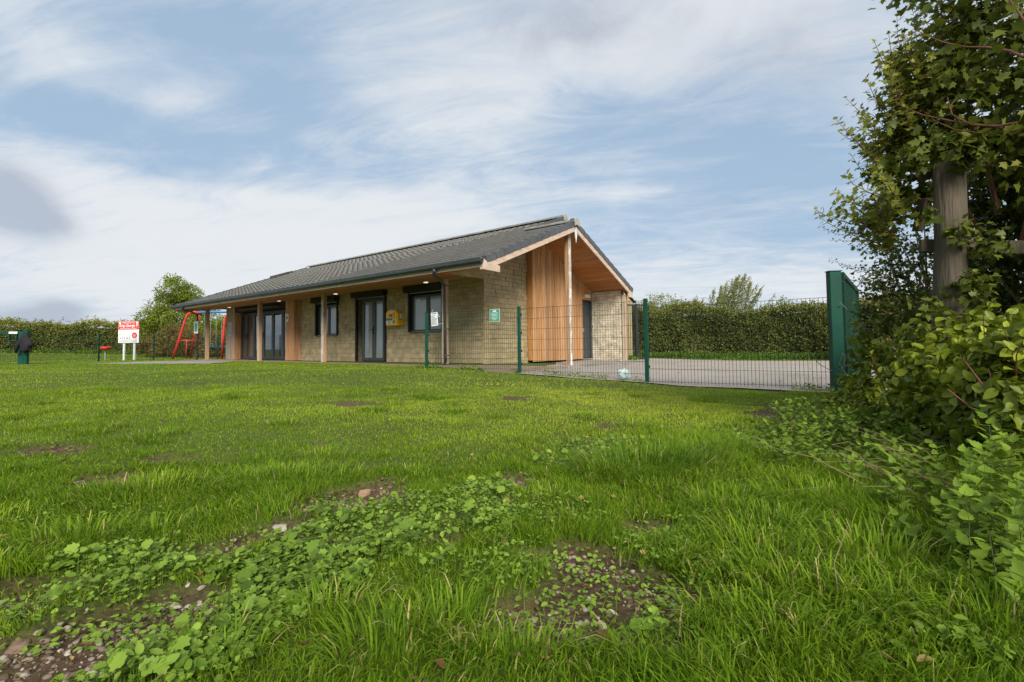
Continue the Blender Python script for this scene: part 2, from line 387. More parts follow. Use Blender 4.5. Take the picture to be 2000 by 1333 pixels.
class MB:
    def __init__(s): s.v, s.f, s.mi = [], [], []

    def add(s, vs, fs, mi=0):
        n = len(s.v); s.v += [tuple(v) for v in vs]; s.f += [tuple(i + n for i in f) for f in fs]; s.mi += [mi] * len(fs); return s

    def box(s, x0, x1, y0, y1, z0, z1, mi=0):
        return s.add([(x0, y0, z0), (x1, y0, z0), (x1, y1, z0), (x0, y1, z0), (x0, y0, z1), (x1, y0, z1), (x1, y1, z1), (x0, y1, z1)],
                     [(0, 3, 2, 1), (4, 5, 6, 7), (0, 1, 5, 4), (1, 2, 6, 5), (2, 3, 7, 6), (3, 0, 4, 7)], mi)

    def hexa(s, pts, mi=0, top=None):
        return s.add(pts, [(0, 3, 2, 1), (4, 5, 6, 7), (0, 1, 5, 4), (1, 2, 6, 5), (2, 3, 7, 6), (3, 0, 4, 7)], mi)

    def tube(s, pts, r, n=8, mi=0, cap=True):
        pts = [Vector(p) for p in pts]; rs = r if isinstance(r, (list, tuple)) else [r] * len(pts)
        vs, fs = [], []; up = None
        for i, p in enumerate(pts):
            d = (pts[min(i + 1, len(pts) - 1)] - pts[max(i - 1, 0)]).normalized()
            if up is None: up = d.orthogonal().normalized()
            up = (up - d * up.dot(d)).normalized(); w = d.cross(up)
            for k in range(n):
                a = 2 * math.pi * k / n; vs.append(p + (up * math.cos(a) + w * math.sin(a)) * rs[i])
        for i in range(len(pts) - 1):
            for k in range(n): fs.append((i * n + k, i * n + (k + 1) % n, (i + 1) * n + (k + 1) % n, (i + 1) * n + k))
        if cap: fs.append(tuple(range(n))[::-1]); fs.append(tuple(range((len(pts) - 1) * n, len(pts) * n)))
        return s.add(vs, fs, mi)

    def prism(s, poly, axis, a, b, mi=0):
        n = len(poly); vs = []
        for t in (a, b):
            for p in poly:
                q = list(p); q.insert(axis, t); vs.append(q)
        fs = [tuple(range(n)), tuple(range(n, 2 * n))[::-1]] + [(i, i + n, (i + 1) % n + n, (i + 1) % n) for i in range(n)]
        return s.add(vs, fs, mi)

    def mesh(s, name, bev=0, smooth_=False):
        me = bpy.data.meshes.new(name); me.from_pydata(s.v, [], s.f)
        for p, m in zip(me.polygons, s.mi): p.material_index = m
        bm = bmesh.new(); bm.from_mesh(me)
        bmesh.ops.recalc_face_normals(bm, faces=bm.faces[:])
        if bev: bmesh.ops.bevel(bm, geom=bm.edges[:], offset=bev, segments=1, affect='EDGES', clamp_overlap=True)
        bm.to_mesh(me); bm.free()
        if smooth_:
            for p in me.polygons: p.use_smooth = True
        return me

    def build(s, name, m, parent=None, bev=0, smooth_=False, **kw):
        return link(name, s.mesh(name, bev, smooth_), m, parent, **kw)


def np_mesh(name, V, F, tint=None, smooth_=False, mats=None):
    """V (n,3), F (m,k) faces of equal size or list of such arrays"""
    me = bpy.data.meshes.new(name)
    Fs = F if isinstance(F, list) else [F]
    V = np.asarray(V, np.float32)
    me.vertices.add(len(V)); me.vertices.foreach_set('co', V.ravel())
    nl = sum(f.size for f in Fs); npoly = sum(len(f) for f in Fs)
    me.loops.add(nl); me.loops.foreach_set('vertex_index', np.concatenate([f.ravel() for f in Fs]).astype(np.int32))
    me.polygons.add(npoly)
    starts = []; o = 0
    for f in Fs: starts.append(o + np.arange(len(f)) * f.shape[1]); o += f.size
    me.polygons.foreach_set('loop_start', np.concatenate(starts).astype(np.int32))
    if smooth_: me.polygons.foreach_set('use_smooth', np.ones(npoly, bool))
    if tint is not None:
        a = me.attributes.new('tint', 'FLOAT', 'POINT'); a.data.foreach_set('value', np.asarray(tint, np.float32))
    me.update(calc_edges=True)
    return me


def rotmats(nrm, roll):
    """frames with local z = nrm, local y rolled in plane"""
    n = nrm / np.maximum(np.linalg.norm(nrm, axis=1, keepdims=True), 1e-9)
    ref = np.where(np.abs(n[:, 2:3]) > .9, np.array([[1., 0, 0]]), np.array([[0, 0, 1.]]))
    a = np.cross(ref, n); a /= np.linalg.norm(a, axis=1, keepdims=True)
    b = np.cross(n, a)
    c, s = np.cos(roll)[:, None], np.sin(roll)[:, None]
    y = a * c + b * s; x = np.cross(y, n)
    return np.stack([x, y, n], axis=2)


def instance(T, Fq, P, R, Sc, tint):
    """T (k,3) template, Fq (m,q). returns V,F,tint"""
    n, k = len(P), len(T)
    Sc = np.asarray(Sc, float)
    if Sc.ndim == 1: Sc = Sc[:, None].repeat(3, 1)
    V = np.einsum('nij,nkj->nki', R, T[None] * Sc[:, None, :]) + P[:, None, :]
    F = Fq[None] + (np.arange(n) * k)[:, None, None]
    return V.reshape(-1, 3), F.reshape(-1, Fq.shape[1]), np.repeat(tint, k)


def join(parts):
    Vs, Fs, Ts, o = [], [], [], 0
    for V, F, t in parts:
        Vs.append(V); Fs.append(F + o); Ts.append(t); o += len(V)
    return np.vstack(Vs), Fs, np.concatenate(Ts)


# ---- leaf templates: y from 0 (stalk) to 1 (tip), z up; triangles
def fan(outline, mid):
    V = np.array([(0, 0, 0)] + [(0, mid, -.02)] + outline, float)
    n = len(outline); F = [(1, 2 + i, 3 + i) for i in range(n - 1)] + [(1, 0, 2), (1, 1 + n, 0)]
    return V, np.array(F)


def mirror(half):
    return [(-x, y, z) for x, y, z in half] + [(0, 1, -.06)] + [(x, y, z) for x, y, z in half[::-1]]


def tmpl(half, mid=.45):
    V, F = fan(mirror(half), mid)
    return V, F


T_OVAL = tmpl([(.16, .08, .03), (.30, .30, .09), (.31, .55, .09), (.18, .82, .02)])
T_OVALB = tmpl([(.17, .10, .05), (.29, .34, .14), (.27, .60, .10), (.13, .84, -.06)])
T_MAPLE = tmpl([(.10, -.02, .0), (.42, .06, .05), (.26, .24, .03), (.56, .56, .08), (.27, .52, .03), (.20, .72, .02)], .3)
T_MALLOW = tmpl([(.22, -.12, .03), (.46, .02, .06), (.42, .20, .03), (.58, .38, .08), (.40, .52, .05), (.40, .78, .05), (.18, .80, .03)], .3)
T_NETT = tmpl([(.24, .02, .03), (.36, .18, .06), (.29, .22, .05), (.34, .40, .06), (.24, .44, .05), (.25, .60, .04), (.14, .64, .02), (.12, .80, .0)], .35)
T_HAW = tmpl([(.06, .2, .0), (.34, .42, .05), (.20, .52, .03), (.34, .78, .04), (.12, .78, .0)], .4)
T_QUAD = (np.array([(0, 0, 0), (-.36, .5, .06), (0, 1, 0), (.36, .5, .06)], float), np.array([(0, 2, 1), (0, 3, 2)]))


def leaf_obj(name, tm, P, N_, roll, size, tint, m, parent=None, **kw):
    parts = []
    tms = tm if isinstance(tm, list) else [tm]
    idx = rng.integers(0, len(tms), len(P))
    for i, (T, F) in enumerate(tms):
        s = idx == i
        if s.any(): parts.append(instance(T, F, P[s], rotmats(N_[s], roll[s]), size[s], tint[s]))
    V, F, t = join(parts)
    return link(name, np_mesh(name, V, F, t), m, parent, **kw)


def randdir(n, up=0.0):
    d = rng.normal(size=(n, 3)); d /= np.linalg.norm(d, axis=1, keepdims=True); d[:, 2] += up
    return d / np.linalg.norm(d, axis=1, keepdims=True)


# ------------------------------------------------------------------ ground
def ground():
    def axis(segs):
        out = []
        for a, b, st in segs: out += list(np.arange(a, b, st))
        return np.array(out + [segs[-1][1]])
    ys = axis([(-1500, -100, 350), (-100, -6, 12), (-6, .3, .4), (.3, 4.2, .045), (4.2, 12, .16), (12, 50, .75), (50, 200, 15), (200, 1500, 200)])
    hx = axis([(0, 3.4, .05), (3.4, 12, .22), (12, 60, 1.3), (60, 200, 15), (200, 1500, 200)])
    xs = np.concatenate([-hx[:0:-1], hx])
    X, Y = np.meshgrid(xs, ys); x, y = X.ravel(), Y.ravel()
    z = g(x, y); t = soil(x, y)
    far = np.hypot(x, y) > 60; z = np.where(far, g_smooth(x, y), z)
    nx, ny = len(xs), len(ys)
    i = np.arange(nx * ny).reshape(ny, nx)
    F = np.stack([i[:-1, :-1], i[:-1, 1:], i[1:, 1:], i[1:, :-1]], -1).reshape(-1, 4)
    me = np_mesh('ground', np.column_stack([x, y, z]), F, t, True)
    m = bpy.data.materials.new('soil_and_turf'); m.use_nodes = True; nt = m.node_tree; N, L = nt.nodes.new, nt.links.new
    b = nt.nodes['Principled BSDF']; b.inputs['Roughness'].default_value = .9; b.inputs['Specular IOR Level'].default_value = .15
    ge = N('ShaderNodeNewGeometry'); a = N('ShaderNodeAttribute'); a.attribute_name = 'tint'
    n1 = N('ShaderNodeTexNoise'); n1.inputs['Scale'].default_value = 1.1; n1.inputs['Detail'].default_value = 8; L(ge.outputs[0], n1.inputs[0])
    n2 = N('ShaderNodeTexNoise'); n2.inputs['Scale'].default_value = 48; n2.inputs['Detail'].default_value = 8; n2.inputs['Roughness'].default_value = .7; L(ge.outputs[0], n2.inputs[0])
    mm = N('ShaderNodeMath'); mm.operation = 'MULTIPLY_ADD'; L(n2.outputs[0], mm.inputs[0]); mm.inputs[1].default_value = .7; mq = N('ShaderNodeMath'); mq.operation = 'MULTIPLY'; L(n1.outputs[0], mq.inputs[0]); mq.inputs[1].default_value = .3; L(mq.outputs[0], mm.inputs[2])
    r1 = N('ShaderNodeValToRGB'); L(mm.outputs[0], r1.inputs[0])
    e = r1.color_ramp.elements; e[0].position = .38; e[0].color = (.055, .058, .016, 1); e[1].position = .62; e[1].color = (.110, .160, .020, 1)
    r2 = N('ShaderNodeValToRGB'); L(n2.outputs[0], r2.inputs[0])
    e = r2.color_ramp.elements; e[0].position = .3; e[0].color = (.040, .025, .013, 1); e[1].position = .72; e[1].color = (.185, .118, .070, 1)
    mx = N('ShaderNodeMix'); mx.data_type = 'RGBA'; L(a.outputs['Fac'], mx.inputs[0]); L(r1.outputs[0], mx.inputs[6]); L(r2.outputs[0], mx.inputs[7])
    L(mx.outputs[2], b.inputs['Base Color'])
    bp = N('ShaderNodeBump'); bp.inputs['Strength'].default_value = .9; bp.inputs['Distance'].default_value = .02; L(n2.outputs[0], bp.inputs['Height']); L(bp.outputs[0], b.inputs['Normal'])
    link('ground', me, m, kind='structure')


ground()


def sheet(name, c, nx, ny, m, dz, wob=0, **kw):
    """bilinear sheet between four ground corners laid over the smooth ground"""
    c = np.array(c, float)
    s, t = np.meshgrid(np.linspace(0, 1, nx), np.linspace(0, 1, ny)); s, t = s.ravel(), t.ravel()
    P = ((1 - s) * (1 - t))[:, None] * c[0] + (s * (1 - t))[:, None] * c[1] + (s * t)[:, None] * c[2] + ((1 - s) * t)[:, None] * c[3]
    if wob:
        e = np.minimum(np.minimum(s, 1 - s), np.minimum(t, 1 - t)) < 1e-6
        P[e] += (np.column_stack([vn(P[e], 1.5, 5), vn(P[e], 1.5, 6)]) - .5) * wob
    z = g_smooth(P[:, 0], P[:, 1]) + dz
    i = np.arange(nx * ny).reshape(ny, nx)
    F = np.stack([i[:-1, :-1], i[:-1, 1:], i[1:, 1:], i[1:, :-1]], -1).reshape(-1, 4)
    return link(name, np_mesh(name, np.column_stack([P, z]), F, None, True), m, **kw)


TARM = [(.10, 9.22), (5.6, 5.15), (20, 14.2), (2.6, 20.6)]
sheet('playground_tarmac', TARM, 60, 60, M_TARM, .016, .22, kind='structure')
PATHQ = [(-15.3, 16.9), (-10.2, 14.9), (-9.4, 17.6), (-14.3, 19.4)]
sheet('footpath', [(-15.2, 17.2), (-9.6, 15.4), (-11.8, 21.6), (-14.9, 19.2)], 24, 16, M_CONC, .012, .3, kind='structure')


def inpoly(x, y, P):
    r = np.zeros(len(x), bool); n = len(P)
    for i in range(n):
        x0, y0 = P[i]; x1, y1 = P[(i + 1) % n]
        c = ((y0 > y) != (y1 > y)) & (x < (x1 - x0) * (y - y0) / (y1 - y0 + 1e-12) + x0)
        r ^= c
    return r


# ------------------------------------------------------------------ pavilion, in its own frame
AZ = .644
OX, OY = -.5512, 10.6009
GX = np.array([math.sin(AZ), math.cos(AZ)]); GY = np.array([-math.cos(AZ), math.sin(AZ)])
SLOPE = .39894; PHI = math.atan(SLOPE); CPH, SPH = math.cos(PHI), math.sin(PHI)
ZE = 2.52; FL = .215; AP = .09
HALF, RIDX, VY, LEN = 4.0156, 6.2236, 1.667, 17.93


def b2w(x, y): p = np.array([OX, OY]) + x * GX + y * GY; return p[0], p[1]


def w2b(x, y):
    dx, dy = x - OX, y - OY
    return dx * GX[0] + dy * GX[1], dx * GY[0] + dy * GY[1]


pav = empty('pavilion', (OX, OY, 0), math.pi / 2 - AZ, label='single-storey stone and timber sports pavilion with a long grey tiled roof', category='building')
slab = MB().box(.45, 12.2, -1.25, 18.4, -.3, FL)
slab = MB()
slab.add([(.48, 18.6, -.3), (.48, 7, -.3), (-.15, 1.6, -.3), (-.75, -1.2, -.3), (1.75, -1.0, -.3), (1.75, 18.6, -.3)] +
         [(.48, 18.6, FL), (.48, 7, FL - .004), (-.15, 1.6, .215), (-.75, -1.2, .165), (1.75, -1.0, .165), (1.75, 18.6, FL)],
         [(0, 1, 2, 3, 4, 5), (6, 11, 10, 9, 8, 7)] + [(i, i + 6, (i + 1) % 6 + 6, (i + 1) % 6) for i in range(6)])
slab.build('veranda_slab', M_SLAB, None, kind='structure').matrix_world = Matrix.Translation((OX, OY, 0)) @ Matrix.Rotation(math.pi / 2 - AZ, 4, 'Z')
apr = MB().box(1.76, 8.6, -.72, 1.9, -.3, AP)
apr.build('concrete_apron', M_APRON, None, .01, kind='structure').matrix_world = Matrix.Translation((OX, OY, 0)) @ Matrix.Rotation(math.pi / 2 - AZ, 4, 'Z')

# --- walls and stones
OPEN = [(8.47, 9.92, 1.13, 2.53), (5.82, 7.38, FL, 2.53), (3.20, 4.72, 1.13, 2.53), (11.30, 16.85, 0, 2.6)]
unit_stone = MB().box(-.5, .5, -.5, .5, -.5, .5).mesh('stone', .03)
unit_stone.materials.append(M_STONE)
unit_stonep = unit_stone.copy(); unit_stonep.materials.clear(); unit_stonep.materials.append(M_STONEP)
STONES = []     # (dist, centre, size, wallkey)


def course_wall(u0, u1, z0, ztop, opens, place, key, hs=(.085, .11, .13, .15, .17), ws=(.14, .38)):
    z = z0
    while z < max(ztop(u0), ztop(u1), ztop((u0 + u1) / 2)) - .03:
        h = random.choice(hs); u = u0 - random.random() * .2
        while u < u1:
            w = random.uniform(*ws); a, b = max(u, u0), min(u + w, u1); u += w
            # now and then one tall stone split into two thin ones
            rows = [(z, z + h)] if not (h >= .2 and random.random() < .35) else [(z, z + h * .5), (z + h * .5, z + h)]
            for r0, r1 in rows:
                segs = [(a, b)]
                for (o0, o1, p0, p1) in opens:
                    if (r0 + r1) / 2 > p0 and (r0 + r1) / 2 < p1:
                        ns = []
                        for s0, s1 in segs:
                            if o1 <= s0 or o0 >= s1: ns.append((s0, s1)); continue
                            if s0 < o0: ns.append((s0, o0))
                            if s1 > o1: ns.append((o1, s1))
                        segs = ns
                for s0, s1 in segs:
                    if s1 - s0 < .04: continue
                    t = min(ztop(s0), ztop(s1)); r1c = min(r1, t)
                    if r1c - r0 < .04: continue
                    STONES.append((place((s0 + s1) / 2, (r0 + r1c) / 2), s1 - s0 - .008, r1c - r0 - .008, key, random.random()))
        z += h


XW, YG = 1.877, 1.66
wall_front = MB()
for (a, b, c, d) in [(1.667, 3.2, .1, 2.56), (3.2, 4.72, .1, 1.13), (4.72, 5.82, .1, 2.56), (7.38, 8.47, .1, 2.56), (8.47, 9.92, .1, 1.13), (9.92, 11.3, .1, 2.56), (16.85, 17.0, .1, 2.56)]:
    wall_front.box(XW + .012, XW + .26, a, b, c, d)
for (a, b) in [(3.2, 4.72), (5.82, 7.38), (8.47, 9.92), (11.3, 16.85)]:
    wall_front.box(XW + .012, XW + .26, a, b, 2.53, 2.56)
WF = wall_front.build('wall', M_MORT, pav)
gz_ = lambda x: ZE + SLOPE * min(x, 8.03 - x) - .10
wall_gable = MB()
wall_gable.prism([(XW + .012, .05), (HALF, .05), (HALF, gz_(HALF)), (XW + .012, gz_(XW))], 1, YG + .014, YG + .25)
WG = wall_gable.build('wall', M_MORT, pav)
wall_side = MB().prism([(.28, .02), (VY, .02), (VY, 2.62), (.28, 2.62)], 0, 7.70 + .014, 7.95)
WS_ = wall_side.build('wall', M_MORT, pav)
other = MB().box(XW + .27, 12.0, 17.0, 17.2, 0, 2.6).box(12.0, 12.25, YG + .26, 17.0, 0, 2.5)
other.prism([(XW + .26, 2.62), (12.2, 2.62), (RIDX, 4.85)], 1, 16.9, 17.1)
other.prism([(HALF + .1, 2.4), (12.2, 2.4), (12.2, 2.5), (RIDX, 4.9), (HALF + .1, 4.05)], 1, VY + .02, VY + .2)
other.box(7.96, 12.0, VY + .02, VY + .2, 0, 2.4)
other.build('wall', M_STONE, pav)

course_wall(1.667, 11.3, .20, lambda u: 2.56, OPEN[:3], lambda u, z: (XW, u, z), 'f')
course_wall(XW - .012, 3.90, .08, lambda u: gz_(u), [], lambda u, z: (u, YG, z), 'g', (.11, .14, .17, .13, .10), (.16, .40))
course_wall(.28, 1.43, .07, lambda u: 2.62, [], lambda u, z: (7.70, u, z), 's', (.065, .075, .10, .08), (.12, .26))
camb = w2b(0, 0)
STONES = [s for s in STONES if s[1] > .02 and s[2] > .015]
STONES.sort(key=lambda s: (s[0][0] - camb[0]) ** 2 + (s[0][1] - camb[1]) ** 2 - (8 if s[1] > .3 and s[2] > .15 else 0))
PAR = {'f': WF, 'g': WG, 's': WS_}
rest = {'f': MB(), 'g': MB(), 's': MB()}; nst = {}
for i, (c, w, h, k, rr) in enumerate(STONES):
    proud = .022 * (rr - .5)
    if i < 296:
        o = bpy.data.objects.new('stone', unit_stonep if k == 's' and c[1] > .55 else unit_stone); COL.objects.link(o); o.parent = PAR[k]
        if k == 'g': o.scale = (w, .07, h); o.location = (c[0], c[1] + .03 + proud, c[2])
        else: o.scale = (.07, w, h); o.location = (c[0] + .03 + proud, c[1], c[2])
        o.rotation_euler = (0, 0, (rr * 7 % 1 - .5) * .02)
    else:
        r = rest[k]
        if k == 'g': r.box(c[0] - w / 2, c[0] + w / 2, c[1] + proud, c[1] + .06, c[2] - h / 2, c[2] + h / 2)
        else: r.box(c[0] + proud, c[0] + .06, c[1] - w / 2, c[1] + w / 2, c[2] - h / 2, c[2] + h / 2)
for k, r in rest.items():
    if not r.f: continue
    me = r.mesh('stonework'); nb = len(me.vertices) // 8
    a = me.attributes.new('tint', 'FLOAT', 'POINT'); a.data.foreach_set('value', np.repeat(rng.random(nb), 8)[:len(me.vertices)].astype(np.float32))
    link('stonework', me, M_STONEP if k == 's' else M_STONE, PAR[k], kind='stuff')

# --- roof
TH0 = .03          # underside board above tile plane
roof = MB()


def slopeslab(x0, x1, y0, y1, lo, hi, side=1, mbx=roof, apex=None):
    """slab on the left (side=1) or right slope of the roof with the given apex x"""
    ap = apex
    def z(x, o): return ZE + SLOPE * (x if side == 1 else 2 * ap - x) + o
    pts = [(x0, y0, z(x0, lo)), (x1, y0, z(x1, lo)), (x1, y1, z(x1, lo)), (x0, y1, z(x0, lo)),
           (x0, y0, z(x0, hi)), (x1, y0, z(x1, hi)), (x1, y1, z(x1, hi)), (x0, y1, z(x0, hi))]
    mbx.hexa(pts)


slopeslab(0, HALF, .04, VY + .02, .03, .085)
slopeslab(0, RIDX, VY + .02, LEN - .04, .03, .085)
slopeslab(HALF, 2 * HALF, .04, VY + .02, .03, .085, 2, roof, HALF)
slopeslab(RIDX, 2 * RIDX, VY + .02, LEN - .04, .03, .085, 2, roof, RIDX)
ROOF = roof.build('roof', M_TILE, pav)
G = .345
TW = .30
tile_me = MB()
# tile: local x up-slope, y along eave, z normal; nose at x=0
tile_me.hexa([(0, .0015, 0), (.42, .0015, -.018), (.42, TW - .0015, -.018), (0, TW - .0015, 0),
              (0, .0015, .036), (.42, .0015, .006), (.42, TW - .0015, .006), (0, TW - .0015, .036)])
tm_ = tile_me.mesh('roof_tile')
tm_.materials.append(M_TILE); tm_.materials.append(M_NOSE)
for p in tm_.polygons:
    if p.normal.x < -.7: p.material_index = 1
tiles = []
n1 = int(round(math.hypot(RIDX, RIDX * SLOPE) / G))
for i in range(n1):
    s = i * G - .03
    x = s * CPH
    y = (.06 if x < HALF - .15 else VY + .06) + (0.15 if i % 2 else 0) - .15
    yend = LEN - .06
    ystart = .06 if x < HALF - .15 else VY + .06
    while y < yend:
        a, b = max(y, ystart), min(y + TW, yend)
        if b - a > .05: tiles.append((x, a, b - a))
        y += TW
tiles.sort(key=lambda t: (t[0] - camb[0]) ** 2 + (t[1] - camb[1]) ** 2)
TV = np.array([v.co[:] for v in tm_.vertices]); far = []
RM = Matrix.Rotation(-PHI, 4, 'Y')
for i, (x, y, w) in enumerate(tiles):
    z = ZE + SLOPE * x + .10
    if i < 298:
        o = bpy.data.objects.new('roof_tile', tm_); COL.objects.link(o); o.parent = ROOF
        o.matrix_local = Matrix.Translation((x, y, z + random.uniform(-.0008, .0008))) @ RM @ Matrix.Diagonal((1, w / TW, 1, 1))
    else:
        far.append(Matrix.Translation((x, y, z + random.uniform(-.0008, .0008))) @ RM @ Matrix.Diagonal((1, w / TW, 1, 1)))
# canopy right slope and main right slope
for (ap, y0, y1, smax) in [(HALF, .06, VY, HALF), (RIDX, VY + .06, LEN - .06, RIDX)]:
    for i in range(int(smax / CPH / G)):
        s = i * G - .03; x = 2 * ap - s * CPH; z = ZE + SLOPE * s * CPH + .10; y = y1
        far.append(Matrix.Translation((x, y, z)) @ Matrix.Rotation(math.pi, 4, 'Z') @ RM @ Matrix.Diagonal((1, (y1 - y0) / TW, 1, 1)))
Vs = np.vstack([(np.c_[TV, np.ones(len(TV))] @ np.array(m_).T)[:, :3] for m_ in far])
Ft = np.array([p.vertices[:] for p in tm_.polygons]); mi = np.array([p.material_index for p in tm_.polygons])
Ff = (Ft[None] + (np.arange(len(far)) * len(TV))[:, None, None]).reshape(-1, 4)
mef = np_mesh('tiling', Vs, Ff, np.repeat(rng.random(len(far)), len(TV)))
mef.materials.append(M_TILE); mef.materials.append(M_NOSE)
mef.polygons.foreach_set('material_index', np.tile(mi, len(far)).astype(np.int32))
link('tiling', mef, None, ROOF, kind='stuff')

# verge caps
vc = MB().hexa([(0, 0, .0), (.375, 0, -.012), (.375, .12, -.012), (0, .12, 0), (0, 0, .165), (.375, 0, .142), (.375, .12, .142), (0, .12, .165)]).mesh('verge_cap', .006)
vc.materials.append(M_VERGE)


def verge(yv, ap, x_from, side, flip=False):
    n = int((ap - x_from) / (G * CPH) + .5)
    for i in range(n):
        s = (x_from / CPH if x_from else 0) + i * G
        x = s * CPH; z = ZE + SLOPE * x
        o = bpy.data.objects.new('verge_cap', vc); COL.objects.link(o); o.parent = ROOF
        y = yv
        if side == 1: mtx = Matrix.Translation((x, y, z)) @ RM
        else: mtx = Matrix.Translation((2 * ap - x, y + .12, z)) @ Matrix.Rotation(math.pi, 4, 'Z') @ RM
        o.matrix_local = mtx


verge(-.03, HALF, 0, 1); verge(-.03, HALF, 0, 2)
verge(VY - .03, RIDX, 4.0, 1); verge(LEN - .10, RIDX, 0, 1); verge(LEN - .10, RIDX, 0, 2)


def cap_mesh(m):
    mb = MB(); w, t, L_ = .16, .03, .455
    zs = -w * SLOPE * 1.25
    prof = [(-w, zs), (-.03, 0), (.03, 0), (w, zs), (w, zs - t), (0, -t - .02), (-w, zs - t)]
    mb.prism(prof, 1, 0, L_)
    me = mb.mesh('ridge_cap', .004); me.materials.append(m); return me


cap = cap_mesh(M_RIDGE)
for (xa, ya, yb, zz) in [(HALF, -.05, VY + .1, ZE + SLOPE * HALF + .205), (RIDX, VY - .05, LEN + .02, ZE + SLOPE * RIDX + .205)]:
    y = ya; k = 0
    while y < yb - .1:
        o = bpy.data.objects.new('ridge_cap', cap); COL.objects.link(o); o.parent = ROOF
        o.location = (xa, y, zz + (.004 if k % 2 else 0)); o.scale = (1, min(1, (yb - y) / .455), 1); y += .45; k += 1
for xa, ya, zz in [(HALF, -.075, ZE + SLOPE * HALF), (RIDX, VY - .075, ZE + SLOPE * RIDX)]:
    mb = MB().prism([(-.15, .125), (-.05, .205), (.05, .205), (.15, .125), (.12, -.03), (0, .03), (-.12, -.03)], 1, 0, .022)
    o = mb.build('ridge_end', M_RIDGEE, ROOF, .003); o.location = (xa, ya, zz)
# small roof vent beyond the ridge
vt = MB().hexa([(-.55, 0, -.22), (.45, 0, .18), (.45, .5, .18), (-.55, .5, -.22), (-.50, 0, -.08), (.45, 0, .27), (.45, .5, .27), (-.50, .5, -.08)]).build('roof_vent', M_TILE, ROOF, .01)
vt.location = (4.55, LEN - .62, ZE + SLOPE * 4.55 + .13)

# barge boards
def barge(x0, x1, side):
    mb = MB(); z0 = lambda x: ZE + SLOPE * (x if side == 1 else 2 * HALF - x)
    mb.prism([(x0, z0(x0) - .155), (x1, z0(x1) - .155), (x1, z0(x1) + .005), (x0, z0(x0) + .005)], 1, -.012, .028)
    return mb.build('barge_board', M_BARGE, pav, .003)


barge(-.02, HALF - .035, 1); barge(HALF + .035, 2 * HALF + .02, 2)
MB().box(-.15, .46, -.02, .06, 2.355, 2.50).add([(-.15, -.02, 2.50), (.46, -.02, 2.50), (.46, .06, 2.50), (-.15, .06, 2.50), (-.15, -.02, 2.61), (-.05, -.02, 2.56), (-.05, .06, 2.56), (-.15, .06, 2.61)],
    [(0, 3, 2, 1), (4, 5, 6, 7), (0, 1, 5, 4), (1, 2, 6, 5), (2, 3, 7, 6), (3, 0, 4, 7)]).build('eaves_box', M_BARGE, pav)
MB().prism([(7.72, 2.34), (8.05, 2.34), (8.05, 2.50), (7.95, 2.53), (7.72, 2.55)], 1, -.018, .034).build('eaves_box', M_BARGE, pav)
MB().prism([(-.15, 2.36), (.46, 2.36), (.46, 2.62), (-.15, 2.60)], 1, LEN - .06, LEN).build('eaves_box', M_FASC, pav)
MB().prism([(HALF, 3.62), (HALF + .055, 3.86), (HALF + .06, 3.93), (HALF, 4.08), (HALF - .06, 3.93), (HALF - .055, 3.86)], 1, -.03, -.014).build('ridge_flashing', M_ZINC, pav)
# fascia, soffit, beam
MB().prism([(.46, 2.50), (XW - .01, 2.50), (XW - .01, ZE + SLOPE * XW - .03), (.46, ZE + SLOPE * .46 - .03)], 1, 1.635, 1.655).build('closing_board', M_STONE, pav)
MB().box(-.150, -.125, .061, LEN - .061, 2.41, 2.60).build('fascia', M_FASC, pav)
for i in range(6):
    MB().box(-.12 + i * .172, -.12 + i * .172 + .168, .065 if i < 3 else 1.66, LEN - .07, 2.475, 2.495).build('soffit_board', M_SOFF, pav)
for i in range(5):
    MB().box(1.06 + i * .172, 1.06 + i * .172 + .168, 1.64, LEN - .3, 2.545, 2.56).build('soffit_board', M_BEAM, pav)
MB().box(.92, 1.05, 1.67, 17.75, 2.47, 2.60).build('beam', M_BEAM, pav, .004)
# posts: front face (toward -x) paler / whitened
def post(x0, x1, y0, y1, z0, z1, white):
    mb = MB().box(x0, x1, y0, y1, z0, z1)
    me = mb.mesh('post', .004); me.materials.append(M_POST); me.materials.append(white)
    for p in me.polygons:
        if (p.normal.x < -.7 and white != M_POSTW2) or (p.normal.y < -.7 and white == M_POSTW2): p.material_index = 1
    return link('post', me, None, pav)


M_POSTW2 = M_POSTW.copy(); M_POSTW2.name = 'peeling_timber'
M_PALE = mat('sunbleached_timber', (.50, .40, .30), .75, .2, 4, .25, .2, stretch=(5, 5, .4))
for yy, wm in ((2.20, M_PALE), (7.88, M_POSTW), (12.32, M_PALE), (17.20, M_WEATH)):
    post(.92, 1.05, yy, yy + .13, FL - .01, 2.47, wm)
post(HALF - .07, HALF + .07, .19, .33, AP, ZE + SLOPE * HALF - .05, M_POSTW2)
post(7.72, 7.86, .12, .26, .05, 2.43, M_PALE)
# canopy eaves beam, sloped soffit boards
MB().box(7.74, 7.86, .262, 1.43, 2.36, 2.52).build('beam', M_SOFF, pav, .003)
for side in (1, 2):
    s0 = .45 if side == 1 else .14
    s = s0
    while s < HALF / CPH - .03:
        w = .135; x = s * CPH; x1 = (s + w - .005) * CPH
        zf = lambda q: ZE + SLOPE * q
        mb = MB()
        xa, xb = (x, x1) if side == 1 else (2 * HALF - x, 2 * HALF - x1)
        mb.hexa([(xa, .03, zf(x) - .02), (xb, .03, zf(x1) - .02), (xb, 1.655, zf(x1) - .02), (xa, 1.655, zf(x) - .02),
                 (xa, .03, zf(x)), (xb, .03, zf(x1)), (xb, 1.655, zf(x1)), (xa, 1.655, zf(x))])
        mb.build('soffit_board', M_SOFF, pav); s += w
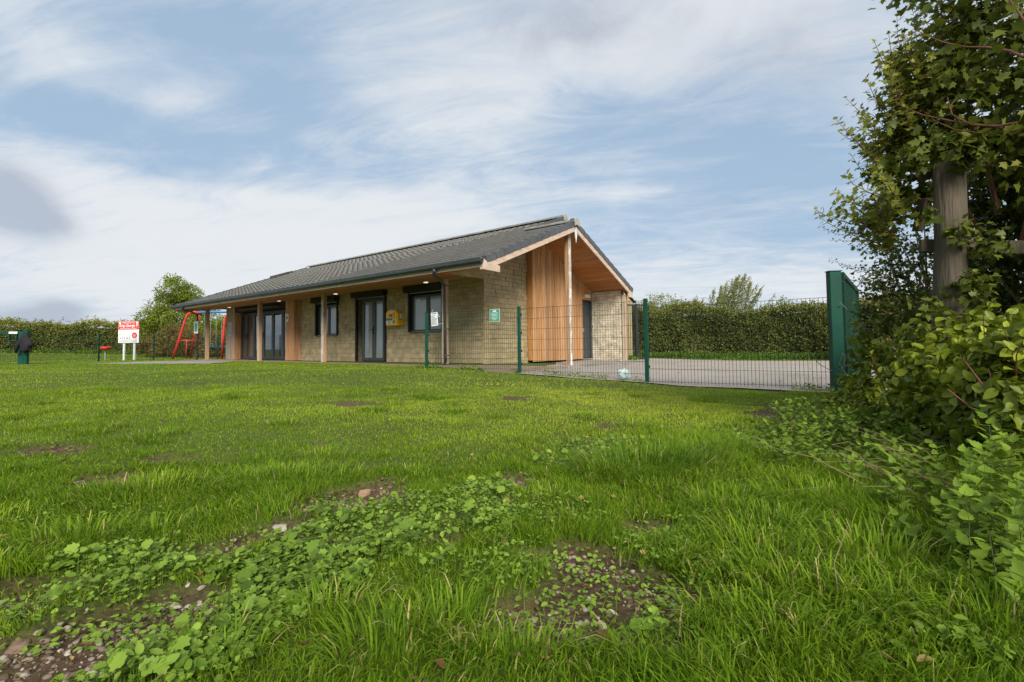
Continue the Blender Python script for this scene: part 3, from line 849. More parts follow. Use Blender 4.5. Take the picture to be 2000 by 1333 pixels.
# vertical cladding on the gable recess
x = 3.90
backing = MB().prism([(3.90, .22), (7.02, .22), (7.02, 2.40), (7.70, 2.40), (7.70, ZE + SLOPE * .33 - .03), (HALF, ZE + SLOPE * HALF - .03), (3.90, ZE + SLOPE * 3.9 - .03)], 1, 1.468, 1.655)
CB = backing.build('cladding', M_CLAD, pav)
MB().box(7.00, 7.72, 1.47, 1.65, .06, .20).build('wall', M_APRON, pav)
while x < 7.69:
    w = random.choice((.13, .15, .17, .19)); b = min(x + w, 7.70)
    if b > 6.97 and x < 6.97: b = 7.0
    z0 = .19 if x < 6.99 else 2.30
    zt = lambda q: ZE + SLOPE * min(q, 2 * HALF - q) - .022
    pr = random.choice((0, .006, .012))
    mb = MB(); pts = [(x + .003, z0), (b - .003, z0), (b - .003, zt(b))]
    if x < HALF < b: pts.append((HALF, zt(HALF)))
    pts.append((x + .003, zt(x)))
    mb.prism(pts, 1, 1.44 - pr, 1.466); mb.build('board', M_CLAD, CB)
    x = b
# gable door
gd = MB().box(7.03, 7.68, 1.50, 1.54, .22, 2.28).build('door', M_ANTH, pav, .004)
MB().box(7.0, 7.03, 1.46, 1.56, .2, 2.3).box(7.68, 7.70, 1.46, 1.56, .2, 2.3).box(7.03, 7.68, 1.46, 1.56, 2.28, 2.30).build('frame', M_ANTH, gd)
MB().box(6.98, 7.72, 1.40, 1.56, .17, .20).build('threshold', M_STEEL, gd)
MB().box(7.10, 7.13, 1.455, 1.50, 1.15, 1.27).build('handle', M_STEEL, gd)
MB().box(7.16, 7.50, 1.36, 1.432, 2.38, 2.50).build('bulkhead_light', M_WHITE, pav, .01)

# --- joinery on the long wall
def frame_rect(mb, x0, x1, y0, y1, z0, z1, w):
    mb.box(x0, x1, y0, y0 + w, z0, z1).box(x0, x1, y1 - w, y1, z0, z1).box(x0, x1, y0 + w, y1 - w, z0, z0 + w).box(x0, x1, y0 + w, y1 - w, z1 - w, z1)


def shutter(par, y0, y1, z1, zb):
    MB().box(XW - .21, XW - .002, y0 - .05, y1 + .05, z1, 2.542).build('shutter_box', M_SHUT, par, .01)
    for a in (y0 - .0, y1 - .07): MB().box(XW - .05, XW + .03, a, a + .07, zb, z1 - .002).build('guide_rail', M_SHUT, par)
    MB().box(XW - .035, XW - .01, y0 + .07, y1 - .07, z1 - .03, z1 - .012).build('shutter_slat', M_STEEL, par)


def window(y0, y1, z0, z1, mull):
    w = MB(); xa, xb = XW + .06, XW + .13
    frame_rect(w, xa, xb, y0 + .07, y1 - .07, z0, z1, .07)
    for q in mull: w.box(xa - .01, xb, q - .07, q + .07, z0 + .07, z1 - .07)
    wo = w.build('window', M_ANTH, pav, .004)
    ed = [y0 + .14] + sorted(mull) + [y1 - .14]
    for i in range(len(ed) - 1):
        a = ed[i] + (.07 if i else 0); b = ed[i + 1] - (.07 if i < len(ed) - 2 else 0)
        MB().box(xa + .02, xa + .04, a, b, z0 + .07, z1 - .07).build('pane', M_FROST, wo)
    MB().box(XW - .03, XW + .14, y0 + .07, y1 - .07, z0 - .035, z0).build('sill', M_ANTH, wo, .004)
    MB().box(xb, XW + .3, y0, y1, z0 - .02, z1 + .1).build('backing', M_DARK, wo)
    shutter(wo, y0, y1, z1 + .08, z0)
    return wo


window(8.47, 9.92, 1.13, 2.26, [9.17])
w2 = window(3.20, 4.72, 1.13, 2.26, [3.93])
MB().box(XW + .060, XW + .068, 4.24, 4.42, 2.06, 2.13).build('sticker', M_WHITE, w2)


def doorset(y0, y1, z0, z1, edges, glass, handles):
    fr = MB(); xa, xb = XW + .04, XW + .11
    frame_rect(fr, xa, xb, y0, y1, z0, z1, .05)
    d = fr.build('door', M_ANTH, pav, .003)
    for i in range(len(edges) - 1):
        a, b = edges[i], edges[i + 1]; lf = MB(); frame_rect(lf, xa - .012, xb - .01, a + .004, b - .004, z0 + .03, z1 - .04, .085)
        l = lf.build('door_leaf', M_ANTH, d, .004)
        MB().box(xa + .02, xa + .04, a + .08, b - .08, z0 + .1, z1 - .12).build('pane', glass, d)
    for h in handles:
        MB().box(xa - .03, xa - .012, h - .012, h + .03, 1.12, 1.36).box(xa - .06, xa - .04, h - .0, h + .13, 1.26, 1.285).box(xa - .05, xa - .02, h, h + .02, 1.26, 1.285).build('handle', M_SHUT, d, .003)
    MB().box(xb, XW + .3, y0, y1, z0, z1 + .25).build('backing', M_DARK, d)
    return d


dd = doorset(5.92, 7.14, FL, 2.33, [5.95, 6.50, 7.11], M_FROST, [6.50])
shutter(dd, 5.80, 7.42, 2.36, FL)
bf = doorset(11.6, 16.15, FL, 2.26, [11.63, 12.42, 12.80 + .42, 14.02, 14.85, 15.55, 16.12], M_CLEAR, [14.0, 15.5])
MB().box(XW - .25, XW + .1, 11.56, 16.05, 2.30, 2.543).build('shutter_box', M_SHUT, bf, .01)
MB().tube([(XW - .25, 12.2, 2.40), (XW - .25, 15.6, 2.40)], .05, 8).build('shutter_roll', M_ANTH, bf, 0, True)
# clad piers either side of the folding doors
for (y0, y1, m_) in ((10.99, 11.60, M_CLAD), (16.03, 16.85, M_WEATH)):
    cp = MB().box(XW - .24, XW + .25, y0 + .01, y1 - .01, FL, 2.54).build('clad_pier', M_CLAD, pav)
    n = 4; w = (y1 - y0) / n
    for i in range(n): MB().box(XW - .272 - .004 * (i % 2), XW - .242, y0 + i * w + .002, y0 + (i + 1) * w - .002, FL, 2.54).build('board', m_, cp)
    for i in range(2): MB().box(XW - .24 + i * .12, XW - .124 + i * .12, y0 - .02, y0 + .008, FL, 2.54).build('board', M_CLAD, cp)
ic = MB().box(XW - .31, XW - .278, 11.34, 11.52, 1.72, 2.02).build('keypad', M_WHITE, pav, .01)
MB().box(XW - .318, XW - .311, 11.38, 11.47, 1.81, 1.92).build('screen', M_INK, ic)
MB().box(XW - .285, XW - .278, 16.28, 16.62, 1.25, 1.88).build('notice_plate', M_STEEL, pav)
MB().box(XW - .29, XW - .286, 16.34, 16.56, 1.32, 1.80).build('notice_plate', M_INKG, pav)
for (x_, y_) in ((1.45, 8.0), (1.45, 3.5), (1.40, 11.75), (1.40, 16.1), (1.75, 15.6)):
    MB().tube([(x_, y_, 2.52), (x_, y_, 2.546)], .065, 16).build('downlight', M_LAMP, pav)
# gutter and downpipes
gt = MB(); prof = [(-.155, 2.60), (-.155, 2.52), (-.185, 2.485), (-.235, 2.482), (-.27, 2.52), (-.275, 2.60), (-.265, 2.60), (-.258, 2.53), (-.23, 2.495), (-.19, 2.497), (-.167, 2.53), (-.167, 2.60)]
gt.prism(prof, 1, -.05, LEN + .1)
GU = gt.build('gutter', M_GUT, pav)
y = .5
while y < LEN:
    MB().prism([(-.153, 2.605), (-.153, 2.515), (-.184, 2.476), (-.238, 2.474), (-.277, 2.515), (-.281, 2.605)], 1, y, y + .05).build('gutter_bracket', M_GUT, GU); y += 1.15


def downpipe(y0, y1, yb):
    pts = [(-.21, y0, 2.48), (-.21, y0, 2.42), (-.15, y0 + (y1 - y0) * .15, 2.385), (.55, y0 + (y1 - y0) * .85, 2.33), (.72, y1, 2.28), (.76, y1, 2.2), (.78, y1, FL + .05)]
    p = MB().tube(pts, .036, 10).build('downpipe', M_PIPE, pav, 0, True)
    MB().tube([(-.21, y0, 2.50), (-.21, y0, 2.41)], .048, 10).build('pipe_joint', M_PIPE, p, 0, True)
    for z in (2.24, 1.1, .42): MB().tube([(.765, y1, z), (.765, y1, z + .05)], .047, 10).box(.80, .92, y1 - .02, y1 + .02, z + .01, z + .04).build('pipe_clip', M_PIPE, p)
    MB().tube([(.78, y1, FL + .06), (.74, y1, FL + .0), (.66, y1 - .02, FL - .02)], .04, 8).build('pipe_shoe', M_SHUT, p, 0, True)


downpipe(1.42, 2.06, 0); downpipe(16.7, 17.75, 0)
MB().box(.70, .715, 17.55, 17.95, 1.40, 1.95).build('notice', M_PAPER, pav, label='pale notice on the far downpipe')
MB().box(.692, .699, 17.62, 17.88, 1.50, 1.86).build('notice', M_SIGNG, pav)


def lettering(body, size, m, mtx, parent=None, name='lettering', align='CENTER', shear=0, ext=.002, bold=0):
    c = bpy.data.curves.new(name, 'FONT'); c.body = body; c.size = size; c.align_x = align; c.align_y = 'CENTER'; c.extrude = ext; c.shear = shear; c.offset = bold
    o = bpy.data.objects.new(name, c); COL.objects.link(o); c.materials.append(m)
    if parent: o.parent = parent
    dgr = bpy.context.evaluated_depsgraph_get()
    me = bpy.data.meshes.new_from_object(o.evaluated_get(dgr), depsgraph=dgr); bpy.data.objects.remove(o)
    if not me.materials: me.materials.append(m)
    o = link(name, me, None, parent); o.matrix_local = mtx
    return o


def face_mtx(origin, xdir, zdir=(0, 0, 1)):
    """text plane: local x = xdir, local y = zdir"""
    x = Vector(xdir).normalized(); y = Vector(zdir).normalized(); z = x.cross(y)
    m = Matrix((x, y, z)).transposed().to_4x4(); m.translation = origin
    return m


# defibrillator cabinet: a thing of its own on the wall
aed = empty('defibrillator_cabinet', (*b2w(XW, 5.215), 1.35), math.pi / 2 - AZ, label='yellow arched defibrillator cabinet on the stone wall beside the glazed double door', category='cabinet')
ya, yb = -.275, .275
prof = [(ya, 0), (yb, 0), (yb, .38)] + [(.275 * math.cos(t) * 1.0, .36 + .14 * math.sin(t)) for t in np.linspace(.25, math.pi - .25, 9)] + [(ya, .38)]
MB().prism(prof, 0, -.27, -.002).build('case', M_YEL, aed, .012)
MB().prism([(p[0] * .9, .03 + p[1] * .9) for p in prof], 0, -.285, -.271).build('door', M_YEL, aed, .006)
MB().box(-.292, -.286, -.06, .10, .27, .35).build('viewing_window', M_YELD, aed, .004)
MB().box(-.31, -.286, -.16, -.10, .20, .40).build('keypad', mat('brass_keypad', (.62, .40, .12), .4, .1, 4), aed, .006)
MB().box(-.290, -.286, -.06, .235, .155, .235).box(-.290, -.286, -.17, -.08, .06, .15).build('label', M_SIGNG, aed)
MB().box(-.290, -.286, -.07, .235, .06, .15).build('label', M_WHITE, aed)
MB().box(-.20, -.09, -.279, -.276, .17, .40).build('label', M_SIGNG, aed)
MB().box(-.185, -.105, -.283, -.280, .20, .37).build('label', M_WHITE, aed)
lettering('AED', .085, M_WHITE, face_mtx((-.2875, .02, .415), (0, -1, 0)), aed, ext=.001, bold=.002)
lettering('AED', .075, M_INK, face_mtx((-.2915, .085, .105), (0, -1, 0)), aed, ext=.001)

# ------------------------------------------------------------------ mesh fences
def fence(name, pts, zb, hts, label, wires_h=(0, .2, .4, .6, .8, 1.0, 1.2), pw=.06, wr=.0030):
    f = empty(name, (pts[0][0], pts[0][1], 0), 0, label=label, category='fence')
    ox, oy = pts[0]
    for i, (x, y) in enumerate(pts):
        gz = float(g_smooth([x], [y])[0])
        if hts[i] is None: continue
        a = math.atan2(pts[min(i + 1, len(pts) - 1)][1] - pts[max(i - 1, 0)][1], pts[min(i + 1, len(pts) - 1)][0] - pts[max(i - 1, 0)][0])
        mb = MB().box(-pw / 2, pw / 2, -.022, .022, gz - .1 - 0, hts[i])
        p = mb.build('post', M_GREEN, f, .004); p.location = (x - ox, y - oy, 0); p.rotation_euler = (0, 0, a)
        MB().box(-pw / 2 - .003, pw / 2 + .003, -.025, .025, hts[i], hts[i] + .012).build('post_cap', M_GREENM, p, .003)
        for z in (.15, .5, .85, 1.1):
            MB().box(-pw / 2 - .012, pw / 2 + .012, -.04, -.0225, hts[i] - z - .02, hts[i] - z + .02).build('clip', M_BLACKM, p)
    for i in range(len(pts) - 1):
        if zb[i] is None: continue
        a, b = Vector((pts[i][0] - ox, pts[i][1] - oy, 0)), Vector((pts[i + 1][0] - ox, pts[i + 1][1] - oy, 0))
        d = (b - a).normalized(); n = Vector((-d.y, d.x, 0)); L_ = (b - a).length; mb = MB()
        s = .03
        for h in wires_h:
            z = zb[i] + h
            for o in (-.006, .006):
                q = a + d * .01 + n * (o - .03); r = b - d * .01 + n * (o - .03)
                mb.tube([(q.x, q.y, z), (r.x, r.y, z)], wr, 4, cap=False)
        while s < L_ - .02:
            q = a + d * s - n * .03; mb.tube([(q.x, q.y, zb[i] - .03), (q.x, q.y, zb[i] + 1.2)], wr, 4, cap=False); s += .05
        mb.build('mesh_panel', M_GREENM, f)
    return f


FX, FY, FA = 4.2418, 6.4053, .619
FD = (-math.cos(FA), math.sin(FA))
fp = lambda k: (FX + FD[0] * 2.52 * k, FY + FD[1] * 2.52 * k)
fence('mesh_fence', [fp(0), fp(1), fp(2), fp(3)], [.065, .182, .209], [None, 1.40, 1.415, 1.425], 'green wire mesh fence crossing in front of the gable to the tall gate post')
fence('mesh_fence', [(-17.69, 17.4), (-18.18, 21.2), (-17.69, 23.8), (-15.43, 25.3), (-12.2, 27.4)], [.14, .2, .19, .17], [None, 1.46, 1.46, 1.42, 1.4],
      'distant green wire mesh fence running past the red and white sign board', wr=.0026)

# tall gate post and open gate leaf beside the near end of the fence
gpost = MB().box(-.072, .072, -.05, .05, -.1, 1.59).build('gate_post', M_GREEN, None, .006, label='tall dark green square gate post at the near end of the mesh fence', category='post')
gpost.location = (4.245, 6.32, 0); gpost.rotation_euler = (0, 0, -.10)
MB().box(-.083, .083, -.053, .053, 1.59, 1.60).build('post_cap', M_GREENM, gpost)
for z in (.35, 1.45): MB().tube([(.08, 0, z), (.14, .03, z)], .016, 8).build('hinge', M_BLACKM, gpost)
gate = empty('open_gate', (4.42, 6.42, 0), math.atan2(2.25, 1.75) - .02, label='dark green metal gate leaf swung open behind the tall gate post', category='gate')
GL = 2.75
fr = MB().box(0, .07, -.03, .03, .12, 1.60).box(GL - .07, GL, -.03, .03, .12, 1.60).box(.07, GL - .07, -.03, .03, 1.54, 1.60).box(.07, GL - .07, -.03, .03, .12, .18)
fr.build('gate_frame', M_GREENM, gate, .004)
for k in range(19):
    MB().tube([(.17 + k * .1285, 0, .18), (.17 + k * .1285, 0, 1.54)], .011, 6).build('bar', M_GREENM, gate)

# signs tied to the near fence
def fpt(k, z, off=.055):
    return Vector((FX + FD[0] * k + FD[1] * -off * 1.0, FY + FD[1] * k + FD[0] * off, z))


FXD = Vector((-FD[0], -FD[1], 0))      # to the right as read
sg = empty('fence_sign', fpt(5.595, 1.155), 0, label='small green sign with white lines of print on the mesh fence', category='sign')
sg.matrix_world = face_mtx(fpt(5.595, 1.155), FXD)
sg.matrix_world = sg.matrix_world @ Matrix.Rotation(-.01, 4, 'Z')
MB().box(-.12, .12, 0, .245, -.004, 0).build('panel', M_WHITE, sg)
MB().box(-.113, .113, .007, .238, .0005, .002).build('panel', M_SIGNG, sg)
tx = MB(); tx.box(-.045, .045, .195, .218, .003, .004)
for k in range(6): w_ = (.085, .09, .07, .088, .078, .05)[k]; tx.box(-w_, w_, .166 - k * .027, .174 - k * .027, .003, .004)
tx.build('print_lines', M_WHITE, sg)
nt_ = empty('paper_notice', fpt(7.25, 1.125), 0, label='white laminated notice cable-tied to the mesh fence near the downpipe', category='notice')
nt_.matrix_world = face_mtx(fpt(7.25, 1.125), FXD) @ Matrix.Rotation(.07, 4, 'Z')
MB().box(-.10, .10, 0, .295, -.002, 0).build('sheet', M_PAPER, nt_)
tx = MB(); tx.box(-.075, .075, .262, .278, .001, .0015)
for k in range(10):
    w_ = (.06, .04, .05, .08, .085, .08, .06, .08, .07, .085)[k]; tx.box(-.085, -.085 + 2 * w_, .226 - k * .022, .234 - k * .022, .001, .0015)
tx.build('print_lines', M_INK, nt_)
MB().tube([(-.09, .28, 0), (-.02, .36, .01)], .0035, 5).build('cable_tie', M_WHITE, nt_)
MB().tube([(.09, .28, 0), (.17, .17, .01)], .0035, 5).build('cable_tie', M_WHITE, nt_)
MB().tube([(.08, .03, 0), (.26, .025, .01)], .0035, 5).build('cable_tie', M_WHITE, nt_)

# ------------------------------------------------------------------ left entrance gate, jacket, play equipment, sign board
lg = empty('entrance_gate', (-17.63, 17.4, 0), math.radians(192), label='green framed mesh gate at the far left edge with a white latch label', category='gate')
fr = MB(); frame_rect_y = lambda: None
fr.box(0, .15, -.04, .04, .12, 1.39).box(.17, 2.2, -.035, .035, .12, .21).box(.17, 2.2, -.035, .035, 1.30, 1.39).box(2.2, 2.3, -.04, .04, .12, 1.39)
fr.build('gate_frame', M_GREEN, lg, .004)
mb = MB()
for k in range(40): mb.tube([(.19 + k * .05, 0, .2), (.19 + k * .05, 0, 1.32)], .004, 4, cap=False)
for k in range(6): mb.tube([(.17, .006, .3 + k * .2), (2.2, .006, .3 + k * .2)], .004, 4, cap=False)
mb.build('mesh_panel', M_GREENM, lg)
lb = MB(); lb.box(.20, .22, -.05, .05, 1.05, 1.30).box(.42, .44, -.05, .05, 1.05, 1.30).box(.22, .42, -.05, .05, 1.05, 1.07).build('latch_box', M_GREEN, lg)
MB().box(.18, .44, .036, .045, 1.31, 1.385).box(.18, .44, -.045, -.036, 1.31, 1.385).build('latch_label', M_WHITE, lg)
sx = MB().box(.80, 1.2, .01, .02, .92, 1.17).build('notice', M_WHITE, lg)
MB().box(.81, 1.19, .021, .024, .93, 1.0).build('notice', M_SIGNR, lg)
gp2 = MB().box(-.07, .07, -.05, .05, 0, 1.45).build('gate_post', M_GREEN, None, .005, label='green gate post at the far left with a black jacket hung on it', category='post')
gp2.location = (-17.50, 17.36, 0)
# jacket
jk = bpy.data.meshes.new('jacket')
bm = bmesh.new(); rings = [(1.24, .03, .03), (1.18, .06, .05), (1.05, .13, .08), (.92, .21, .10), (.84, .29, .11), (.80, .33, .11), (.76, .22, .10), (.66, .19, .10), (.57, .17, .09), (.55, .06, .05)]
prev = None
for k, (z, rx, ry) in enumerate(rings):
    cur = []
    for j in range(18):
        a = 2 * math.pi * j / 18; w = 1 + .16 * math.sin(3 * a + k * .8) + .10 * math.sin(5 * a + k)
        cur.append(bm.verts.new((rx * w * math.cos(a) + .12 * (1 - (z - .54) / .7) * .5, ry * w * math.sin(a), z + .04 * math.sin(2 * a + k) * (1 if k in (3, 4, 5) else .4))))
    if prev:
        for j in range(18): bm.faces.new((prev[j], prev[(j + 1) % 18], cur[(j + 1) % 18], cur[j]))
    else: bm.faces.new(cur[::-1])
    prev = cur
bm.faces.new(prev); bmesh.ops.recalc_face_normals(bm, faces=bm.faces[:]); bm.to_mesh(jk); bm.free()
for p in jk.polygons: p.use_smooth = True
jo = link('jacket', jk, M_BLACK, None, label='black jacket hung over the green gate post at the far left', category='jacket')
jo.location = (-17.45, 17.24, .10)
MB().tube([(-.06, -.05, 1.02), (-.17, -.08, .80), (-.22, -.08, .52)], [.07, .06, .045], 8).build('sleeve', M_BLACK, jo, 0, True)

# basket spinner
bs = empty('spinner_bowl', (-21.1, 25, float(g_smooth([-21.1], [25])[0])), 0, label='red bowl-shaped playground spinner left of the welcome sign', category='play equipment')
mb = MB(); R_ = .27; ns_ = 20
rg = []
for (r, z) in [(R_, .70), (R_ * .93, .62), (R_ * .62, .52), (R_ * .15, .49), (R_ * .15, .51), (R_ * .58, .55), (R_ * .88, .63), (R_ * .95, .70)]:
    rg.append([(r * math.cos(2 * math.pi * k / ns_), r * math.sin(2 * math.pi * k / ns_), z + .05 * math.sin(2 * math.pi * k / ns_) * r) for k in range(ns_)])
vs = [p for r in rg for p in r]; fs = []
for i in range(len(rg)):
    j = (i + 1) % len(rg)
    for k in range(ns_): fs.append((i * ns_ + k, i * ns_ + (k + 1) % ns_, j * ns_ + (k + 1) % ns_, j * ns_ + k))
mb.add(vs, fs).build('bowl', M_RED, bs, 0, True)
MB().tube([(0, 0, 0), (0, 0, .50)], .025, 8).build('stand', M_STEEL, bs)

# welcome sign
sb = empty('sign_board', (-18.30, 23.0, 0), math.radians(-8), label='red and white welcome sign board on two white posts by the path', category='sign')
for q in (-.27, .29): MB().box(q - .045, q + .045, .0, .05, .05, 1.08).build('post', M_WHITE, sb, .004)
bd = MB().box(-.55, .55, -.03, 0, 1.03, 2.06).build('board', M_WHITE, sb)
MB().box(-.54, .54, -.034, -.031, 1.66, 2.05).build('header_panel', M_SIGNR, bd)
MB().box(-.556, -.551, -.034, .002, 1.03, 2.06).box(.551, .556, -.034, .002, 1.66, 2.06).build('edge_trim', M_SIGNR, bd)
fm = lambda x, z: face_mtx((x, -.037, z), (1, 0, 0))
lettering('WELCOME TO', .10, M_WHITE, fm(0, 1.98), bd)
lettering('King George V', .165, M_WHITE, fm(0, 1.85), bd, shear=.25, bold=.004)
lettering('Play Area & Sports Pavilion', .082, M_WHITE, fm(0, 1.72), bd, shear=.1)
for q in (-.46, .46): MB().prism([(-.05 + q, 2.02), (.05 + q, 2.02), (.05 + q, 1.96), (q, 1.91), (-.05 + q, 1.96)], 1, -.036, -.034).build('crest', M_WHITE, bd)
MB().prism([(.335 + .16 * math.cos(t), 1.385 + .155 * math.sin(t)) for t in np.arange(6) * math.pi / 3], 1, -.034, -.031).build('badge', M_SIGNR, bd)
tx = MB()
for k in range(5): tx.box(.25 + k * .035, .275 + k * .035, -.037, -.035, 1.375, 1.405)
for k in range(3): tx.box(.27 + k * .045, .30 + k * .045, -.037, -.035, 1.32, 1.335)
tx.build('badge_print', M_WHITE, bd)
tx = MB().box(-.48, -.10, -.034, -.031, 1.455, 1.475).box(-.10, .15, -.034, -.031, 1.455, 1.462)
for k, q in enumerate((-.44, -.33, -.22, -.10, -.05, .05)): tx.box(q, q + .03, -.034, -.031, 1.22, 1.30 + .02 * (k % 3)); tx.box(q - .01, q + .05, -.034, -.031, 1.215, 1.225)
tx.build('print_lines', M_INKG, bd)
tx = MB()
for k in range(3): tx.box(-.48, .45, -.034, -.031, 1.08 + k * .04, 1.09 + k * .04)
tx.build('print_lines', M_INKG, bd)

# swing set
sw = empty('swing_set', (0, 0, 0), 0, label='red and blue swing frame beyond the far end of the veranda', category='swing set')
gs = .17
def leg(name, p, m_=M_RED, r=.06): MB().tube(p, r, 10).build(name, m_, sw, 0, True)
leg('leg', [(-18.30, 26, gs), (-17.95, 26, 1.3), (-17.65, 26, 2.3), (-17.5, 26, 2.62), (-17.25, 26.1, 2.72), (-17.0, 26.2, 2.66)])
leg('leg', [(-18.35, 27.5, gs), (-17.8, 26.95, 1.3), (-17.0, 26.2, 2.66)], r=.045)
leg('leg', [(-15.72, 26.1, gs), (-15.66, 26.1, 1.3), (-15.58, 26.1, 2.35), (-15.45, 26.2, 2.62), (-15.2, 26.2, 2.66)])
leg('leg', [(-14.6, 27.2, gs), (-14.9, 26.6, 1.3), (-15.2, 26.2, 2.66)], r=.05)
leg('crossbar', [(-17.98, 26, 1.18), (-17.2, 26.6, 1.18)], r=.03)
leg('brace', [(-17.70, 26.2, 1.18), (-17.85, 26.4, gs)], r=.025)
MB().tube([(-17.2, 26.2, 2.70), (-15.2, 26.2, 2.72)], .07, 10).build('top_beam', M_BLUE, sw, 0, True)
for q in (-16.75, -16.4, -16.1, -15.8): MB().tube([(q, 26.2, 2.66), (q, 26.2, .95)], .008, 4).build('chain', M_STEEL, sw)
MB().box(-16.80, -16.36, 26.1, 26.3, .90, .94).build('seat', M_TEAL, sw, .01)
MB().box(-16.14, -15.76, 26.1, 26.3, .90, .94).build('seat', M_TEAL, sw, .01)
# see-saw / springer
ss = empty('seesaw', (-16.6, 25.0 + 3, .1), 0, label='dark teal playground see-saw with metal handles under the swing frame', category='play equipment')
MB().tube([(-1.1, 0, .70), (1.0, 0, .72)], .075, 10).build('plank', M_TEAL, ss, 0, True)
MB().tube([(0, 0, 0), (0, 0, .68)], .07, 8).build('stand', M_TEAL, ss)
for q in (-.85, .15, .8): MB().tube([(q - .07, 0, .76), (q - .07, 0, .92), (q + .07, 0, .92), (q + .07, 0, .76)], .015, 6).build('handle', M_STEEL, ss)

# black railing gate behind the pavilion, right
bg_ = empty('black_gate', tuple(at(1236, 690, 18.2).xy) + (0,), math.radians(8), label='black metal railing gate behind the right-hand end of the pavilion', category='gate')
for z_ in (.12, 2.15): MB().box(-.35, .55, -.03, .03, z_, z_ + .05).build('rail', M_BLACKM, bg_)
for q in (.12, .53): MB().box(q, q + .09, -.045, .045, 0, 2.22).build('gate_post', M_BLACKM, bg_)
for k in range(12): MB().tube([(-.3 + k * .075, 0, .17), (-.3 + k * .075, 0, 2.15)], .011, 5).build('bar', M_BLACKM, bg_)

# crumpled plastic bag at the fence foot
bm = bmesh.new(); bmesh.ops.create_icosphere(bm, subdivisions=3, radius=1)
for v in bm.verts:
    n_ = v.co.normalized(); k = .85 + .14 * math.sin(5 * n_.x + 2) * math.sin(6 * n_.y + 1) + .07 * math.sin(13 * n_.z + 9 * n_.x)
    v.co = Vector((n_.x * .12 * k, n_.y * .09 * k, max(-.02, (n_.z * .5 + .5) * .17 * k)))
me = bpy.data.meshes.new('plastic_bag'); bm.to_mesh(me); bm.free()
bag = link('plastic_bag', me, M_BAG, None, label='crumpled pale plastic bag lying against the foot of the mesh fence', category='bag')
q = fpt(2.98, 0, -.10); bag.location = (q.x, q.y, float(g_smooth([q.x], [q.y])[0]) + .02); bag.rotation_euler = (.1, .2, .5); bag.scale = (1.15, 1.1, 1.2)

# ------------------------------------------------------------------ distant hedges and trees
CL = []
for k in range(5):
    a = k * 1.257; T, F = T_QUAD
    R = rotmats(np.array([[math.cos(a) * .7, math.sin(a) * .7, .8 if k % 2 else .35]]), np.array([k * 2.1]))
    V, Fq, _ = instance(T, F, np.array([[.35 * math.cos(a + 1), .35 * math.sin(a + 1), .22 * (k - 2)]]), R, np.array([.75]), np.array([0.]))
    CL.append((V, Fq))
CLV = np.vstack([v for v, _ in CL]); CLF = np.vstack([f + i * 4 for i, (_, f) in enumerate(CL)])


def leaf_clumps(name, P, size, tint, m, parent=None, **kw):
    n = len(P); R = rotmats(randdir(n, .3), rng.random(n) * 6.28)
    V, F, t = instance(CLV, CLF, P, R, size, tint)
    t = np.clip(t + (rng.random(len(t) // 4).repeat(4)[:len(t)] - .5) * .25, 0, 1)
    return link(name, np_mesh(name, V, F, t), m, parent, **kw)


